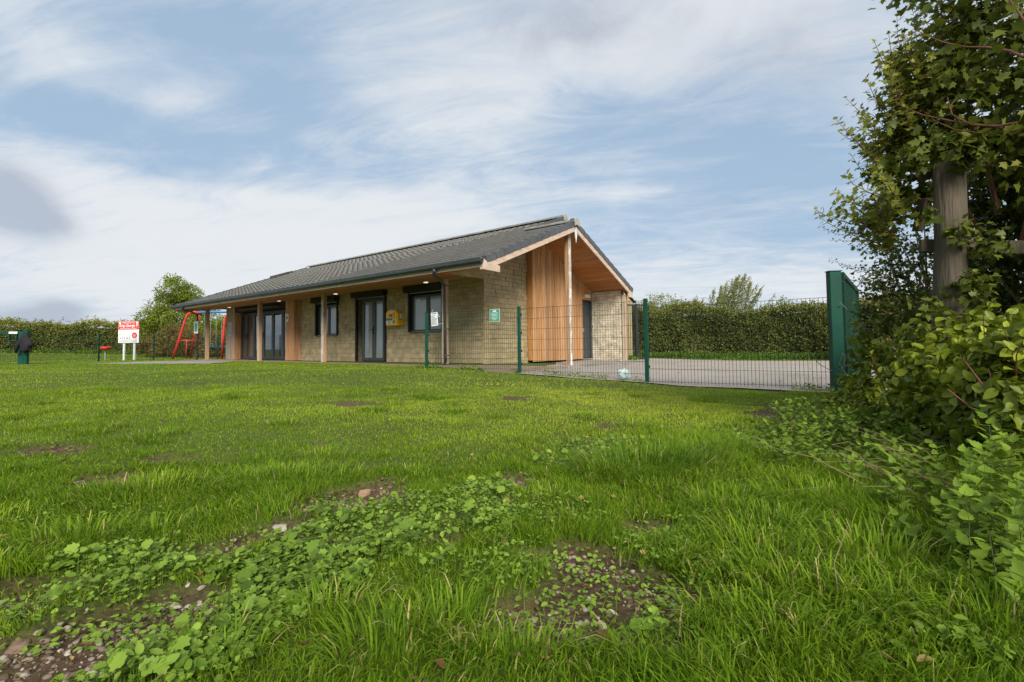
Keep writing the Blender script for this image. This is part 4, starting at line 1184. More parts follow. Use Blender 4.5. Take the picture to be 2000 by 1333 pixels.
def hedge(name, line, w, h, n, m, label, size=.09, hv=.25, tb=.35, group=None, bulge=.5, topc=.3, core=True, stems=0):
    line = np.array(line, float); seg = np.diff(line, axis=0); L_ = np.linalg.norm(seg, axis=1); cum = np.r_[0, np.cumsum(L_)]
    s = rng.random(n) * cum[-1]; i = np.clip(np.searchsorted(cum, s) - 1, 0, len(seg) - 1)
    c = line[i] + seg[i] * ((s - cum[i]) / L_[i])[:, None]; nr = np.column_stack([-seg[i][:, 1], seg[i][:, 0]]) / L_[i][:, None]
    # sides facing the site dominate; a third on the top
    hh = h + (vn(np.column_stack([s, s * 0]), .5, 21) - .5) * hv * 2.2 + (vn(np.column_stack([s, s * 0]), 2.2, 22) - .5) * hv * 1.6 + (rng.random(n) ** 9) * hv * 1.5
    top = rng.random(n) < topc
    side = np.where(rng.random(n) < .82, -1, 1) * np.sign(nr[:, 1] + 1e-9)
    zz = np.where(top, hh + rng.exponential(.05, n) * 1.6 - .08, rng.random(n) ** .9 * hh)
    b = (vn(np.column_stack([s, zz, zz * 0]), .8, 23) - .5) * bulge + (vn(np.column_stack([s, zz, zz * 0]), 2.3, 24) - .5) * bulge * .5
    round_ = np.where(zz > hh - .35, (zz - hh + .35).clip(0, .5) * .8, 0)
    off = np.where(top, (rng.random(n) * 2 - 1) * (w / 2), side * (w / 2 + b - rng.exponential(.07, n) - round_))
    P = np.column_stack([c + nr * off[:, None], zz]); P[:, 2] += g_smooth(P[:, 0], P[:, 1])
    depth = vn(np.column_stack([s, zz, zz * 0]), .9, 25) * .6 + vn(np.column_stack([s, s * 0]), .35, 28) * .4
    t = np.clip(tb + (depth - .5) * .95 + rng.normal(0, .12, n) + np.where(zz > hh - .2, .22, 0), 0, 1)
    root = empty(name, (0, 0, 0), 0, label=label, category='hedge', **({'group': group} if group else {}))
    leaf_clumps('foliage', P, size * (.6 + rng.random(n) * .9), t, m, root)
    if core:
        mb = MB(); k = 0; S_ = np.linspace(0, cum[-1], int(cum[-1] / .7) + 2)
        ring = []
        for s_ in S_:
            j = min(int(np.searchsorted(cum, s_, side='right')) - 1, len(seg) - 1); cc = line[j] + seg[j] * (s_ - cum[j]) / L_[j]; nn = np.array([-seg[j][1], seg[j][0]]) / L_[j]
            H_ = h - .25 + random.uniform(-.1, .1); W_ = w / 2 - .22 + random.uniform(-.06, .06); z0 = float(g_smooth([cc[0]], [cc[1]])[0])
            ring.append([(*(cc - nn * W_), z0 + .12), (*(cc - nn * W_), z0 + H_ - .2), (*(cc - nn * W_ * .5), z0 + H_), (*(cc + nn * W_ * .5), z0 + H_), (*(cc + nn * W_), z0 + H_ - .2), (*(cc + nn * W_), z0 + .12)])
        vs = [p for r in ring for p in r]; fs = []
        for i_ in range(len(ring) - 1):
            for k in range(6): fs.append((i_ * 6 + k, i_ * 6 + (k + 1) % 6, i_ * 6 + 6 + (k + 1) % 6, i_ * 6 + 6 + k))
        mb.add(vs, fs).build('light_block_core', LM_CORE, root)  # added dark solid core, stops light showing through the leaves
    if stems:
        mb = MB()
        for _ in range(stems):
            s_ = random.random() * cum[-1]; j = min(int(np.searchsorted(cum, s_, side='right')) - 1, len(seg) - 1); cc = line[j] + seg[j] * (s_ - cum[j]) / L_[j]
            nn = np.array([-seg[j][1], seg[j][0]]) / L_[j] * -np.sign(nr[0, 1]); q = cc + nn * (w / 2 - .03); z0 = float(g_smooth([q[0]], [q[1]])[0]); p = Vector((q[0], q[1], z0)); pts = [p.copy()]
            d = Vector((random.uniform(-.3, .3), random.uniform(-.1, .1), 1))
            for _k in range(5): d += Vector((random.uniform(-.25, .25), random.uniform(-.1, .1), 0)); p = p + d * .3; pts.append(p.copy())
            mb.tube(pts, [.022, .018, .014, .01, .007, .004], 4, cap=False)
        mb.build('stems', M_BARK, root, kind='stuff')
    return root


hedge('hedge', [(-60, 33), (-44, 35.5), (-38, 36.5), (-30, 38.5), (-24, 39.5), (-16, 41), (-6, 44)], 1.6, 2.35, 26000, LM_HEDGE, 'long green field hedge behind the entrance gate and the welcome sign', .13, .22, .42, group=None, stems=0)
hedge('hedge', [(3.0, 24.5), (8, 23.6), (12, 23.0), (16, 21.8), (22, 20.5), (30, 20)], 1.5, 2.28, 26000, LM_HEDGE, 'dense mixed hedge along the far side of the tarmac play area', .105, .2, .36, bulge=.7, stems=30)
hedge('hedge', [(12.2, 16.6), (14.0, 16.9), (17, 17.6)], 1.3, 2.15, 5200, LM_BROWN, 'bronze-leaved hedge section beyond the tall green gate post', .085, .2, .5)


def crown_tree(name, base, blobs, n, m, label, size, limbs, trunk=(.14, 1.4), cat='tree', tb=.45, shell=.55, bark=M_BARK):
    base = Vector(base); root = empty(name, base, 0, label=label, category=cat)
    tot = sum(b[3] ** 2 for b in blobs); Ps, Ts = [], []
    for (x, y, z, r, fl) in [(b[0], b[1], b[2], b[3], b[4] if len(b) > 4 else .8) for b in blobs]:
        k = max(12, int(n * r * r / tot)); d = randdir(k); rr = r * (rng.random(k) ** shell)
        P = d * rr[:, None]; lump = (vn(P + np.array([x, y, z]), 2.2 / max(r, .3), 31) - .5) * 1.0
        P *= (1 + lump * .7)[:, None]; P[:, 2] *= fl
        keep = vn(P + np.array([x, y, z]), 3.2 / max(r, .4), 33) > .33
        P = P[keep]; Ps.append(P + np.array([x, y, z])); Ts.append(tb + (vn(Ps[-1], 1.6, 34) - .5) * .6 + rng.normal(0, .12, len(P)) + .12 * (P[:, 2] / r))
    P = np.vstack(Ps); t = np.clip(np.concatenate(Ts), 0, 1)
    leaf_clumps('crown', P - np.array(base), size * (.6 + rng.random(len(P)) * .8), t, m, root)
    mb = MB(); mb.tube([(0, 0, -.1), (random.uniform(-.05, .05), 0, trunk[1] * .5), (random.uniform(-.1, .1), 0, trunk[1])], [trunk[0] * 1.25, trunk[0], trunk[0] * .85], 8)
    mb.build('trunk', bark, root, 0, True)
    lm = MB()
    for b in blobs[:limbs]:
        e = Vector(b[:3]) - base; st = Vector((0, 0, trunk[1] * random.uniform(.7, 1))); mid = (st + e) / 2 + Vector((random.uniform(-.3, .3), 0, random.uniform(-.1, .3)))
        lm.tube([st, mid, e], [trunk[0] * .6, trunk[0] * .4, trunk[0] * .12], 6, cap=False)
        for _ in range(4):
            d = Vector(randdir(1)[0]) * b[3] * .8; lm.tube([mid.lerp(e, .5), e + d * .5, e + d], [trunk[0] * .22, trunk[0] * .12, .01], 4, cap=False)
    if lm.f: lm.build('branches', bark, root, kind='stuff')
    return root


def B_(u, v, Z, rp, fl=.85): p = at(u, v, Z); return (p.x, p.y, p.z, rp * Z / FPX, fl)


tb_ = at(345, 700, 33); tz = float(g_smooth([tb_.x], [tb_.y])[0])
crown_tree('tree', (tb_.x, tb_.y, tz), [B_(345, 572, 33, 36), B_(325, 600, 33, 34), B_(370, 590, 33.4, 38), B_(395, 605, 33.6, 32), B_(300, 622, 32.6, 30), B_(345, 625, 32.6, 40),
            B_(290, 640, 32.5, 22), B_(400, 640, 33, 36), B_(425, 655, 33, 28), B_(320, 655, 32.8, 26), B_(440, 632, 33.5, 20), B_(335, 548, 33, 16), B_(365, 660, 33, 30)],
           8500, LM_TREE, 'bright green round-crowned tree rising behind the left end of the pavilion roof', .135, 9, (.17, 1.6))
crown_tree('shrub', (at(330, 700, 30.5).x, 30.5, .1), [B_(330, 672, 30.5, 32, 1), B_(375, 672, 30.5, 34, 1), B_(290, 678, 31, 24, 1), B_(420, 672, 31, 32, 1), B_(455, 676, 31, 26, 1), B_(350, 655, 31, 28, .9), B_(400, 690, 30, 22, .8), B_(310, 692, 30, 18, .8)],
           6000, LM_BROWN, 'dark bronze shrubbery under the tree beside the swing frame', .11, 3, (.05, .5), cat='shrub', tb=.42)
for (u, v, Z, r, lab) in ((75, 648, 70, 26, 'distant grey-green tree dome above the left hedge'), (172, 650, 75, 14, 'small distant tree just over the hedge left of the sign')):
    q = at(u, 690, Z)
    crown_tree('distant_tree', (q.x, q.y, 0), [B_(u, v, Z, r, .6), B_(u - r * .8, v + 6, Z, r * .6, .6), B_(u + r * .7, v + 5, Z, r * .6, .6)], 900, LM_HEDGE, lab, .30, 3, (.2, 2.0), tb=.3)
# shrubs that break the skyline of the right hedge
q = at(1290, 680, 26)
crown_tree('shrub', (q.x, q.y, .05), [B_(1290, 602, 26, 34), B_(1262, 604, 26, 22), B_(1320, 604, 26, 24), B_(1240, 612, 26, 16), B_(1345, 606, 26, 16)], 1700, LM_LIME, 'pale lime-green shrub topping the hedge just right of the pavilion', .085, 5, (.05, 1.4), cat='shrub', tb=.5)


def feather(name, base, shoots, n, m, label, size, bark=M_BARK):
    """thin wind-blown shoots with small leaves along them"""
    base = Vector(base); root = empty(name, base, 0, label=label, category='shrub'); mb = MB(); P = []
    for (tip, st) in shoots:
        tip, st = Vector(tip) - base, Vector(st) - base; mid = (tip + st) / 2 + Vector((random.uniform(-.2, .05), 0, .1)); pts = [st, mid, tip]
        mb.tube(pts, [.012, .008, .003], 4, cap=False)
        k = int((tip - st).length * n)
        for j in range(k):
            t = (j + random.random()) / k; p = st.lerp(mid, t * 2) if t < .5 else mid.lerp(tip, t * 2 - 1); sp = .11 * (1.15 - t); P.append(p + Vector((random.gauss(0, sp), random.gauss(0, sp), random.gauss(0, sp))))
    mb.build('branches', bark, root, kind='stuff')
    P = np.array([tuple(p) for p in P]); t = np.clip(.55 + rng.normal(0, .2, len(P)), 0, 1)
    leaf_clumps('foliage', P, size * (.5 + rng.random(len(P))), t, m, root)
    return root


shoots = []
for k in range(70):
    u = random.gauss(1438, 40); top = 530 + abs(u - 1445) * .62 + abs(random.gauss(0, 15)); top = min(top, 596)
    tp = at(u + 6, top, 24.9 + random.uniform(-.6, .6)); st = at(u - random.uniform(0, 26) + (1438 - u) * .35, 640, tp.y); shoots.append((tp, st))
feather('shrub', (at(1435, 690, 24.9).x, 24.9, .05), shoots, 20, LM_LIME, 'feathery yellow-green shrub with wind-blown shoots above the right hedge', .075)
shoots = []
for (u, tv) in [(1340, 585), (1360, 578), (1375, 590), (1600, 590), (1620, 592), (1545, 596), (1265, 588), (1500, 592), (1580, 600), (1655, 592), (1520, 600)]:
    for _ in range(5):
        tp = at(u + random.gauss(0, 6), tv + abs(random.gauss(0, 8)), 23.2); shoots.append((tp, at(u + random.gauss(0, 6), 625, 23.2)))
feather('shrub', (at(1500, 690, 23.2).x, 23.2, .05), shoots, 22, LM_HEDGE, 'loose dark shoots standing up from the top of the right hedge', .06)

# undergrowth strips at hedge feet
def strip(name, line, w, n, size, m, label, hmax=.3, tb=.5):
    line = np.array(line, float); seg = np.diff(line, axis=0); L_ = np.linalg.norm(seg, axis=1); cum = np.r_[0, np.cumsum(L_)]
    s = rng.random(n) * cum[-1]; i = np.clip(np.searchsorted(cum, s) - 1, 0, len(seg) - 1); c = line[i] + seg[i] * ((s - cum[i]) / L_[i])[:, None]
    P = c + rng.normal(0, w / 2, (n, 2)); z = g_smooth(P[:, 0], P[:, 1]) + rng.random(n) ** 1.5 * hmax * (vn(P, 1.1, 44) + .3)
    leaf_clumps(name, np.column_stack([P, z]), size * (.5 + rng.random(n)), np.clip(tb + rng.normal(0, .18, n), 0, 1), m, None, kind='stuff', label=label, category='undergrowth')


strip('undergrowth', [(5.5, 22.0), (9, 20.9), (12, 19.9), (20, 17.9)], 1.0, 7000, .08, LM_WEED, 'low green weeds between the tarmac and the right hedge', .26, .12)
strip('undergrowth', [(-60, 31.5), (-38, 35), (-30, 37), (-20, 39)], .8, 4500, .12, LM_WEED, 'grassy weeds along the foot of the left hedge', .3, .25)
def stripb(line, *a): strip('undergrowth', line, *a)


stripb([b2w(8.6, .3), b2w(9.8, 1.4), b2w(10.5, 3)], .35, 900, .06, LM_WEED, 'small weeds on the edge of the tarmac behind the pavilion', .22, .3)

# ------------------------------------------------------------------ near right: old post, shrubs, dogwood, nettles
op = empty('old_fence_post', (0, 0, 0), 0, label='thick grey weathered wooden post with cross rails among the shrubs', category='post')
pz = 3.0; a0, a1 = at(1845, 660, pz), at(1852, 296, pz)
mb = MB(); rr = .083
mb.tube([(a0.x, a0.y, 0), (a0.x + .01, a0.y, .5), (a1.x - .01, a1.y, 1.3), (a1.x, a1.y, a1.z)], [rr * 1.03, rr, rr * .98, rr * .96], 24)
mb.build('post', M_WOODG, op, 0, True)
r0, r1 = at(1797, 481, 3.12), at(2080, 486, 2.9)
def plank(p, q, h, t, nm, m_):
    p, q = Vector(p), Vector(q); d = (q - p).normalized(); n = Vector((-d.y, d.x, 0)).normalized() * t / 2; up = d.cross(Vector((n.x, n.y, 0)).normalized()); up = up if up.z > 0 else -up; up = up * h / 2
    MB().hexa([p - n - up, q - n - up, q + n - up, p + n - up, p - n + up, q - n + up, q + n + up, p + n + up]).build(nm, m_, op, .006)


plank(r0, r1, .085, .04, 'rail', M_WOODG)
plank(at(1792, 352, 3.15), at(1845, 318, 3.1), .07, .035, 'rail', M_WOODG)
plank(at(1792, 452, 3.3), at(1806, 388, 3.25), .05, .05, 'rail', M_WOODG)


class Shoots:
    """woody shoots with leaves set along them"""
    def __init__(s): s.mb = MB(); s.P, s.N, s.R, s.S, s.T = [], [], [], [], []

    def shoot(s, st, tip, size, gap, r=.004, sag=0., tb=.5, spread=.6, wob=.05, taper=.45):
        st, tip = Vector(st), Vector(tip); L_ = (tip - st).length; n = max(4, int(L_ / .12)); pts = []
        w1, w2 = Vector(randdir(1)[0]) * wob * L_, Vector(randdir(1)[0]) * wob * L_
        for i in range(n + 1):
            t = i / n; p = st.lerp(tip, t) + w1 * math.sin(t * math.pi) + w2 * math.sin(t * 2 * math.pi) * .5; p.z -= sag * math.sin(t * math.pi); pts.append(p)
        s.mb.tube(pts, [r * (1 - .75 * i / n) for i in range(n + 1)], 5, cap=False)
        d = 0.0; k = 0
        while d < L_:
            t = d / L_; i = min(int(t * n), n - 1); p = pts[i].lerp(pts[i + 1], t * n - i); ax = (pts[i + 1] - pts[i]).normalized(); sd = ax.orthogonal().normalized()
            sd.rotate(Matrix.Rotation(k * 1.4 + random.uniform(-.4, .4), 3, ax))
            for sg_ in (1, -1):
                out = (sd * sg_ + ax * random.uniform(.2, .8)).normalized(); sz = size * (1 - taper * t) * random.uniform(.75, 1.2)
                pp = p + out * sz * .3
                up = (Vector((0, 0, 1)) * 1.0 + ax * .3 + Vector(randdir(1)[0]) * spread).normalized(); up = (up - out * up.dot(out)).normalized()
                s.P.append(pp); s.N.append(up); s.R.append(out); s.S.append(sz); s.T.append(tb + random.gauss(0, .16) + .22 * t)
            d += gap * random.uniform(.7, 1.3); k += 1

    def mats_(s):
        N_ = np.array([tuple(v) for v in s.N]); Y = np.array([tuple(v) for v in s.R]); Y = Y - N_ * (Y * N_).sum(1, keepdims=True); Y /= np.linalg.norm(Y, axis=1, keepdims=True)
        X = np.cross(Y, N_); return np.stack([X, Y, N_], 2)

    def finish(s, root, tm, m, bark, stems='stems', leaves='leaves', solo=0):
        if s.mb.f: s.mb.build(stems, bark, root, 0, True, kind='stuff')
        P = np.array([tuple(v) for v in s.P]); R = s.mats_(); S_ = np.array(s.S); T_ = np.array(s.T); T_ = np.where((T_ > .93) & (rng.random(len(T_)) < .97), .88, np.clip(T_, 0, 1))
        order = np.argsort(np.linalg.norm(P - np.array([0, 0, CAM_H]), axis=1) / S_) if solo else np.arange(len(P))
        keep = order[solo:]
        tms = tm if isinstance(tm, list) else [tm]
        if solo:
            protos = []
            for q, tt in enumerate((.25, .5, .75, .9)):
                T, F = tms[q % len(tms)]; me = np_mesh('leaf', T, F, np.full(len(T), tt)); me.materials.append(m); protos.append(me)
            for i in order[:solo]:
                t = T_[i]; me = protos[0 if t < .4 else 1 if t < .62 else 2 if t < .84 else 3]
                o = bpy.data.objects.new('leaf', me); COL.objects.link(o); o.parent = root
                M4 = Matrix([[*(R[i][r] * S_[i]), P[i][r]] for r in range(3)] + [[0, 0, 0, 1]]); o.matrix_world = M4
        parts = []; idx = rng.integers(0, len(tms), len(keep))
        for k, (T, F) in enumerate(tms):
            q = keep[idx == k]
            if len(q): parts.append(instance(T, F, P[q], R[q], S_[q], T_[q]))
        V, F, t = join(parts); o = link(leaves, np_mesh(leaves, V, F, t), m, root, kind='stuff')
        return o


def blob_leaves(sh, c, r, n, size, tb, sq=(1, 1, 1), up=.5, shell=.5):
    d = randdir(n); P = d * (r * rng.random(n) ** shell)[:, None] * np.array(sq) * (1 + (vn(d, 1.6, int(c.x * 10) % 9) - .5) * .7)[:, None]
    for i in range(n):
        p = Vector(P[i]) + c; N_ = (Vector(d[i]) * .5 + Vector((0, 0, up)) + Vector(randdir(1)[0]) * .7).normalized(); o = Vector(randdir(1)[0]) + Vector((-.2, -.3, -.35)); o = (o - N_ * o.dot(N_)).normalized()
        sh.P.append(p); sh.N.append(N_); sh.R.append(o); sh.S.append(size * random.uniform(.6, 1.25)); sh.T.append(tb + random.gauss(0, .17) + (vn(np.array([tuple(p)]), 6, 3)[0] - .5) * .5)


# --- field maple overhanging the post
mp = empty('field_maple', (0, 0, 0), 0, label='field maple with long leafy shoots overhanging the old wooden post', category='tree')
sh = Shoots()
for (u, v, Z, r, n) in [(1900, 40, 2.9, 120, 430), (1990, 150, 2.8, 130, 480), (1830, 160, 3.0, 90, 330), (1775, 255, 3.1, 75, 300), (1740, 330, 3.2, 62, 220), (1850, 260, 3.1, 75, 260), (1930, 280, 3.2, 90, 340), (2010, 330, 3.2, 90, 300),
                        (1760, 130, 3.1, 50, 110), (1800, 380, 3.35, 60, 150), (1720, 420, 3.4, 45, 110), (1850, -90, 2.9, 140, 400), (1990, -100, 2.7, 170, 500), (2120, 60, 2.7, 170, 500), (2150, 300, 2.8, 170, 500), (2000, -330, 2.8, 200, 400), (2250, -150, 2.8, 220, 400), (1880, 130, 3.5, 120, 300), (1960, 240, 3.6, 130, 300)]:
    blob_leaves(sh, at(u, v, Z), r * Z / FPX, int(n * (.85 if u < 1800 else 1.2)), .060, .48, shell=.75, up=.3)
TIPS = [(1706, 78, 1742, 210), (1632, 232, 1720, 330), (1652, 192, 1738, 300), (1752, 28, 1790, 180), (1790, 12, 1800, 150), (1828, -10, 1830, 130), (1690, 150, 1745, 280), (1626, 372, 1735, 410), (1640, 260, 1730, 360), (1680, 210, 1760, 320),
        (1735, 60, 1770, 220), (1712, 120, 1750, 240), (1590, 408, 1730, 440), (1600, 425, 1720, 470), (1660, 300, 1750, 370), (1770, 70, 1800, 210), (1856, -30, 1850, 100), (1668, 380, 1750, 400), (1700, 250, 1770, 300), (1720, 170, 1780, 260), (1650, 340, 1740, 390)]
blob_leaves(sh, at(1850, 285, 2.82), .085, 60, .06, .45, shell=.6)
blob_leaves(sh, at(1800, 300, 2.9), .10, 60, .06, .5, shell=.6)
blob_leaves(sh, at(1815, 420, 2.85), .07, 26, .05, .5, shell=.6)
blob_leaves(sh, at(1930, 475, 2.85), .11, 110, .045, .35, shell=.6)
blob_leaves(sh, at(1880, 450, 2.85), .09, 60, .045, .35, shell=.6)
blob_leaves(sh, at(1895, 560, 2.85), .12, 110, .045, .35, shell=.6)
blob_leaves(sh, at(1815, 600, 2.85), .07, 50, .05, .5, shell=.6)
blob_leaves(sh, at(1900, 300, 2.85), .12, 110, .06, .4, shell=.6)
for k, (u, v, su, sv) in enumerate(TIPS):
    Z = 2.9 + (k % 5) * .1; sh.shoot(at(su + 20, sv + 20, Z + .15), at(u, v, Z), .062, .034, .0045, tb=.66, wob=.06, taper=.5)
    for _q in range(2): sh.shoot(at(su + 20, sv + 20, Z + .15), at(u + random.uniform(15, 60), v + random.uniform(-30, 45), Z + random.uniform(-.2, .2)), .062, .036, .004, tb=.6, wob=.08, taper=.5)
for (u0, v0, u1, v1, Z0, Z1) in [(2020, 240, 1800, 215, 2.3, 3.0), (2020, 120, 1790, 60, 2.3, 2.8), (1990, 240, 1850, 190, 2.4, 2.8), (2010, 60, 1940, -40, 2.3, 2.5), (1960, 250, 1740, 190, 2.5, 3.0)]:
    sh.shoot(at(u0, v0, Z0), at(u1, v1, Z1), .06, .14, .0075, sag=.06, tb=.5, wob=.08)
for (u0, v0, u1, v1, Z0, Z1) in [(1950, 420, 1890, 60, 3.2, 3.0), (1990, 500, 2010, 20, 3.2, 2.9), (1930, 520, 1780, 260, 3.4, 3.2), (2100, 700, 2080, 100, 3.0, 2.8)]:
    sh.shoot(at(u0, v0, Z0), at(u1, v1, Z1), .06, .3, .016, tb=.4, wob=.05)
sh.finish(mp, T_MAPLE, LM_MAPLE, M_REDSTEM, solo=120)
# --- hawthorn
hw = empty('hawthorn', (0, 0, 0), 0, label='small-leaved hawthorn behind and beside the old wooden post', category='shrub')
sh = Shoots()
for (u, v, Z, r, n) in [(1910, 330, 3.5, 70, 420), (1970, 300, 3.4, 80, 420), (1900, 400, 3.6, 55, 360), (1915, 520, 3.45, 60, 420), (1990, 470, 3.3, 80, 420), (1895, 610, 3.4, 50, 300), (1740, 470, 4.0, 60, 380), (1760, 540, 4.0, 62, 420), (1720, 560, 4.1, 50, 240), (1780, 610, 4.0, 70, 420), (1700, 610, 4.2, 50, 200), (1930, 420, 3.5, 75, 520), (1980, 520, 3.4, 85, 600), (1925, 560, 3.5, 70, 420), (1990, 400, 3.4, 80, 480), (1900, 480, 3.9, 70, 360),
                        (2080, 480, 3.3, 120, 500), (1800, 500, 4.2, 60, 260), (1960, 620, 3.5, 80, 420), (1860, 600, 3.9, 60, 260), (1960, 330, 3.7, 100, 420), (1890, 350, 3.9, 80, 300), (1920, 480, 4.4, 130, 700), (1820, 560, 4.6, 100, 500)]:
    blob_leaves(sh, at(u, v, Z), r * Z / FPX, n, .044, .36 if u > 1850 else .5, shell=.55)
for (u, v, su, sv) in [(1640, 520, 1760, 560), (1600, 440, 1740, 480), (1620, 470, 1740, 500), (1635, 545, 1740, 570), (1618, 505, 1740, 545), (1650, 575, 1750, 590), (1660, 480, 1760, 510), (1690, 400, 1770, 460), (1648, 440, 1750, 470), (1675, 545, 1760, 580), (1890, 440, 1980, 520), (1880, 395, 1960, 460)]:
    Z = 3.5 + random.random() * .4; sh.shoot(at(su, sv, Z + .2), at(u, v, Z), .034, .030, .003, tb=.62, wob=.07)
sh.finish(hw, T_HAW, LM_HAW, M_STEM)
# dark mass of stems behind
tk = empty('thicket', (0, 0, 0), 0, label='dark tangled hedge interior behind the old post and dogwood', category='hedge')
LNX = np.array([(3.35, 2.3), (3.42, 3.0), (3.5, 3.7), (3.95, 4.7), (4.75, 5.9)])
sh = Shoots()
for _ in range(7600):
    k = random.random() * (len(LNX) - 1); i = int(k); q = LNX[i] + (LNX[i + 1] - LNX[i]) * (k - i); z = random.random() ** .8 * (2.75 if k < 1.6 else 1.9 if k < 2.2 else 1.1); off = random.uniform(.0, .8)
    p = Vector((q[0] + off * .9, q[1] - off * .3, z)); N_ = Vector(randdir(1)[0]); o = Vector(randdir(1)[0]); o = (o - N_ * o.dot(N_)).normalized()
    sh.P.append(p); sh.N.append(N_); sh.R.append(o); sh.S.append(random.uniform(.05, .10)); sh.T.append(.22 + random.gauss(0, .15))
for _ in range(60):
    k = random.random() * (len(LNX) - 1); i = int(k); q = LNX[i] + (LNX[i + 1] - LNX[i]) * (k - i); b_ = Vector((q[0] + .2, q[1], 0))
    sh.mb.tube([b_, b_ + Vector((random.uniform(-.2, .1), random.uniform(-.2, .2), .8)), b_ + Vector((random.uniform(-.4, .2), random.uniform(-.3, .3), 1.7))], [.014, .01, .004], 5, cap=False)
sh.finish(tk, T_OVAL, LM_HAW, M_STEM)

# --- dogwood
dg = empty('dogwood', (0, 0, 0), 0, label='large-leaved dogwood bush with red stems below the old wooden post', category='shrub')
sh = Shoots()
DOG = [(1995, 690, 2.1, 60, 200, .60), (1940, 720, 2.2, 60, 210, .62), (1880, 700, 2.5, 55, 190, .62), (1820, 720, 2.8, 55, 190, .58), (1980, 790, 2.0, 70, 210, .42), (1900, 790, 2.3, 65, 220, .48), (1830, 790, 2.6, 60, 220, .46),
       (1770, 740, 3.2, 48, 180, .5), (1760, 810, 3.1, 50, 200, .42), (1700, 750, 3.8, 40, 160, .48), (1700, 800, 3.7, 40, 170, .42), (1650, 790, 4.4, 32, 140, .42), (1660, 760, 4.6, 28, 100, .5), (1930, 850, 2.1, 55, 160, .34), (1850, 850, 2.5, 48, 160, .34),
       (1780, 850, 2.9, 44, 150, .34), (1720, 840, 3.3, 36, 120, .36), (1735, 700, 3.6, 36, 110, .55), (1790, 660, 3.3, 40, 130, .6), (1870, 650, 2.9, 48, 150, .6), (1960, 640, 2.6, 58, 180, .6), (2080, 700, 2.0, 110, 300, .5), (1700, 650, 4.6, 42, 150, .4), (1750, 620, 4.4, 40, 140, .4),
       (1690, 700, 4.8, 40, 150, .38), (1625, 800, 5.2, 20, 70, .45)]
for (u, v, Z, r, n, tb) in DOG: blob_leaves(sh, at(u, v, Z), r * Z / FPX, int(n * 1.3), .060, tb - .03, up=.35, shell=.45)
for (u, v, su, sv, Z) in [(1960, 640, 1980, 860, 2.1), (1870, 660, 1900, 850, 2.4), (1700, 690, 1760, 860, 3.1), (1900, 650, 1930, 830, 2.3), (1650, 745, 1700, 860, 3.9), (1820, 700, 1830, 860, 2.7), (1610, 770, 1680, 840, 4.4), (1840, 630, 1880, 800, 2.7), (2000, 660, 2010, 830, 2.0), (1790, 650, 1820, 800, 3.0), (1920, 610, 1960, 800, 2.4)]:
    sh.shoot(at(su, sv, Z + .1), at(u, v, Z - .1), .068, .065, .0055, tb=.66, wob=.07)
for (u, v, su, sv, Z) in [(1880, 700, 1975, 880, 2.0), (1850, 760, 1990, 850, 2.0), (1930, 720, 1960, 900, 2.0)]:
    sh.shoot(at(su, sv, Z), at(u, v, Z + .1), .07, .3, .009, tb=.5, wob=.08)
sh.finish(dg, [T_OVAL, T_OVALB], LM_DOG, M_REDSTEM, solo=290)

# --- bare arching twigs and dry stalks
tw = empty('bare_twigs', (0, 0, 0), 0, label='pale bare bramble twigs looping around the foot of the gate post', category='twigs')
mb = MB()
for (pts, Z) in [([(1638, 720), (1660, 745), (1700, 752), (1740, 748)], 5.3), ([(1640, 740), (1652, 700), (1645, 690), (1640, 712), (1655, 735)], 5.4), ([(1585, 690), (1600, 712), (1625, 725)], 5.8), ([(1668, 650), (1690, 665), (1712, 682)], 4.8), ([(1640, 590), (1655, 605), (1670, 612)], 5.2),
                 ([(1660, 700), (1680, 715), (1690, 700), (1712, 690)], 4.9), ([(1680, 715), (1683, 745), (1678, 770)], 4.9), ([(1600, 830), (1660, 860), (1720, 890)], 3.2), ([(1610, 822), (1580, 800), (1560, 790)], 4.2)]:
    MB().tube([at(u, v, Z + random.uniform(-.1, .1)) for u, v in pts], .0045, 5, cap=False).build('twig', mat('pale_twig', (.30, .25, .19), .8, .2, 8), tw)

# ------------------------------------------------------------------ nettles and tall weeds by the hedge foot
def plant(sh, x, y, h, size, lean, tb, gap=.04):
    z = float(g_smooth([x], [y])[0]); sh.shoot((x, y, z), (x + lean[0], y + lean[1], z + h), size, gap * .7, .0017, tb=tb, spread=.45, wob=.05, taper=.35)


nt2 = empty('nettles', (0, 0, 0), 0, label='clump of stinging nettles with toothed leaves in the right foreground', category='plant')
sh = Shoots()
NET = [(1960, 1150, .30), (1900, 1120, .22), (1985, 1220, .22), (1860, 1060, .20), (1930, 1040, .30), (1990, 1050, .34), (1830, 1080, .14), (1880, 1000, .26), (1780, 990, .20), (1740, 1010, .14), (1700, 960, .18), (1820, 980, .22), (1760, 950, .20), (1960, 980, .36), (2040, 1150, .3), (2060, 1050, .4), (1935, 1100, .26)]
for (u, v, h) in NET:
    for _ in range(4):
        x, y = gp(u + random.gauss(0, 26), v + random.gauss(0, 16)); plant(sh, x, y, h * random.uniform(.8, 1.15), .054 if y < 2.2 else .052, (random.uniform(-.08, .04), random.uniform(-.08, .05)), .55, .04)
for _ in range(90):
    u, v = random.uniform(1500, 1800), random.uniform(850, 930); 
    if (v - 840) < (u - 1500) * .28 - 10: continue
    x, y = gp(u, v); plant(sh, x, y, random.uniform(.08, .2), .048, (random.uniform(-.05, .05), random.uniform(-.05, .03)), .45, .04)
for _ in range(150):
    u = random.uniform(1520, 1800); v = 838 + (u - 1500) * .18 + random.gauss(0, 14); x, y = gp(u, v)
    plant(sh, x, y, random.uniform(.12, .26), .05, (random.uniform(-.06, .04), random.uniform(-.06, .03)), .5, .045)
